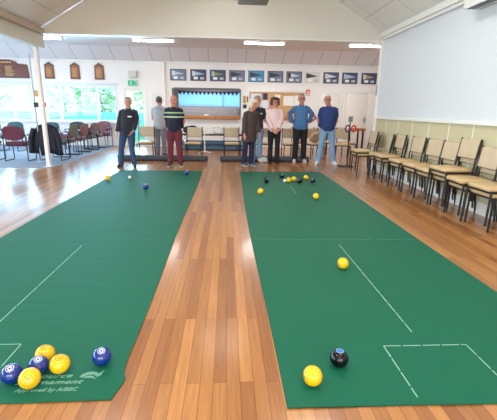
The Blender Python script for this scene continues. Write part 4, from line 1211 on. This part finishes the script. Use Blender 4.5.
person((1.94, 10.38, 0), 1.76, 0.0, 'woman in mid blue top with hands on hips', BLUET, BLK, HGREY, (((.415, .07, 1.12), (.19, .05, 1.0), (-.9, .3, -.3), (0, -1, 0), .4), ((.415, .07, 1.12), (.19, .05, 1.0), (-.9, .3, -.3), (0, -1, 0), .4)), stance=.115, bulk=1.12, belly=.03, hem=.84, female=True, skin=SKIN2, shoe=PSHOE, sole=WS, hairstyle='thin', glasses=True, legw=1.05, collar=BLUET)
person((2.56, 9.95, 0), 1.74, -.08, 'white haired man in royal blue jumper and pale jeans', ROYAL, LDENIM, HWHITE, (BEHIND, BEHIND), stance=.185, bulk=1.03, belly=.03, side=.0, head_off=-.05, hem=.84, skin=SKIN2, shoe=WSHOE, sole=WS, hairstyle='thin', glasses=True, feet_out=.45, collar=ROYAL, head_turn=-.1)

# ------------------------------------------------------------------ light
w = bpy.data.worlds.new('world'); sc.world = w; w.use_nodes = True
nt = w.node_tree
bg = nt.nodes['Background']
sky = nt.nodes.new('ShaderNodeTexSky')
try:
    sky.sky_type = 'NISHITA'; sky.sun_disc = False; sky.sun_elevation = math.radians(48); sky.sun_rotation = math.radians(150); sky.air_density = 1.0; sky.dust_density = 1.5
except Exception: pass
nt.links.new(sky.outputs[0], bg.inputs['Color'])
bg.inputs['Strength'].default_value = 0.85
def area(name, loc, rot, sx, sy, power, rgb):
    l = bpy.data.lights.new(name, 'AREA'); l.shape = 'RECTANGLE'; l.size = sx; l.size_y = sy; l.energy = power; l.color = rgb
    o = bpy.data.objects.new(name, l); COL.objects.link(o); o.location = loc; o.rotation_euler = rot
    return o
DAY = (.72, .89, 1.0); SKYL = (.55, .78, 1.0)
# daylight entering through the big windows of the side bay and behind the camera
for y in (.1, 5.1, 10.3): area('window_daylight', (XA - .02, y, 1.6), (0, -PI / 2, 0), 1.6, 4.2, 260, DAY)
area('window_daylight', (-1.9, -4.22, 1.7), (PI / 2, 0, 0), 3.0, 1.8, 150, (1, .98, .95))
area('window_daylight', (1.6, -4.22, 1.7), (PI / 2, 0, 0), 2.8, 1.8, 150, (1, .98, .95))
# daylight through rear windows
area('window_daylight', (-5.2, YR + .3, 1.5), (-PI / 2, 0, 0), 2.5, 1.25, 300, SKYL)
area('window_daylight', (-8.1, YR + .3, 1.5), (-PI / 2, 0, 0), 2.4, 1.25, 270, SKYL)
area('window_daylight', (-3.3, YR + .3, 1.05), (-PI / 2, 0, 0), .7, 1.9, 120, SKYL)
area('kitchen_daylight', (-.66, 17.46, 1.74), (-PI / 2, 0, 0), 2.7, .5, 60, DAY)
area('kitchen_fill', (-.7, 16.2, 2.65), (0, 0, 0), 1.2, .3, 30, (1, .98, .95))  # unseen fill light added to brighten the servery, no fitting
# unseen area lights added to light the hall; the first gives the floor glare
for x, y, z, p in ((-.1, 7.9, 3.85, 16), (-1.9, 5.0, 4.0, 75), (1.5, 5.0, 4.0, 75), (-1.9, 1.0, 4.0, 75), (1.5, 1.0, 4.0, 75), (-.2, -2.4, 4.4, 90)):
    area('unseen_hall_light', (x, y, z), (0, 0, 0), .16 if y > 8 else 1.0, 1.2, p, (1, .98, .95))
for x, lb in ((-5.35, ''), (-2.15, ''), (1.1, ''), (4.25, '')):
    area('batten_lamp', (x, 12.3, 3.21), (0, 0, 0), 1.1, .1, 52 if x > 1 else 32, (1, .97, .93))

vs_ = sc.view_settings
vs_.view_transform = 'Standard'
try: vs_.look = 'None'
except Exception: pass
vs_.gamma = 1.0; vs_.use_curve_mapping = False
vs_.exposure = -0.3
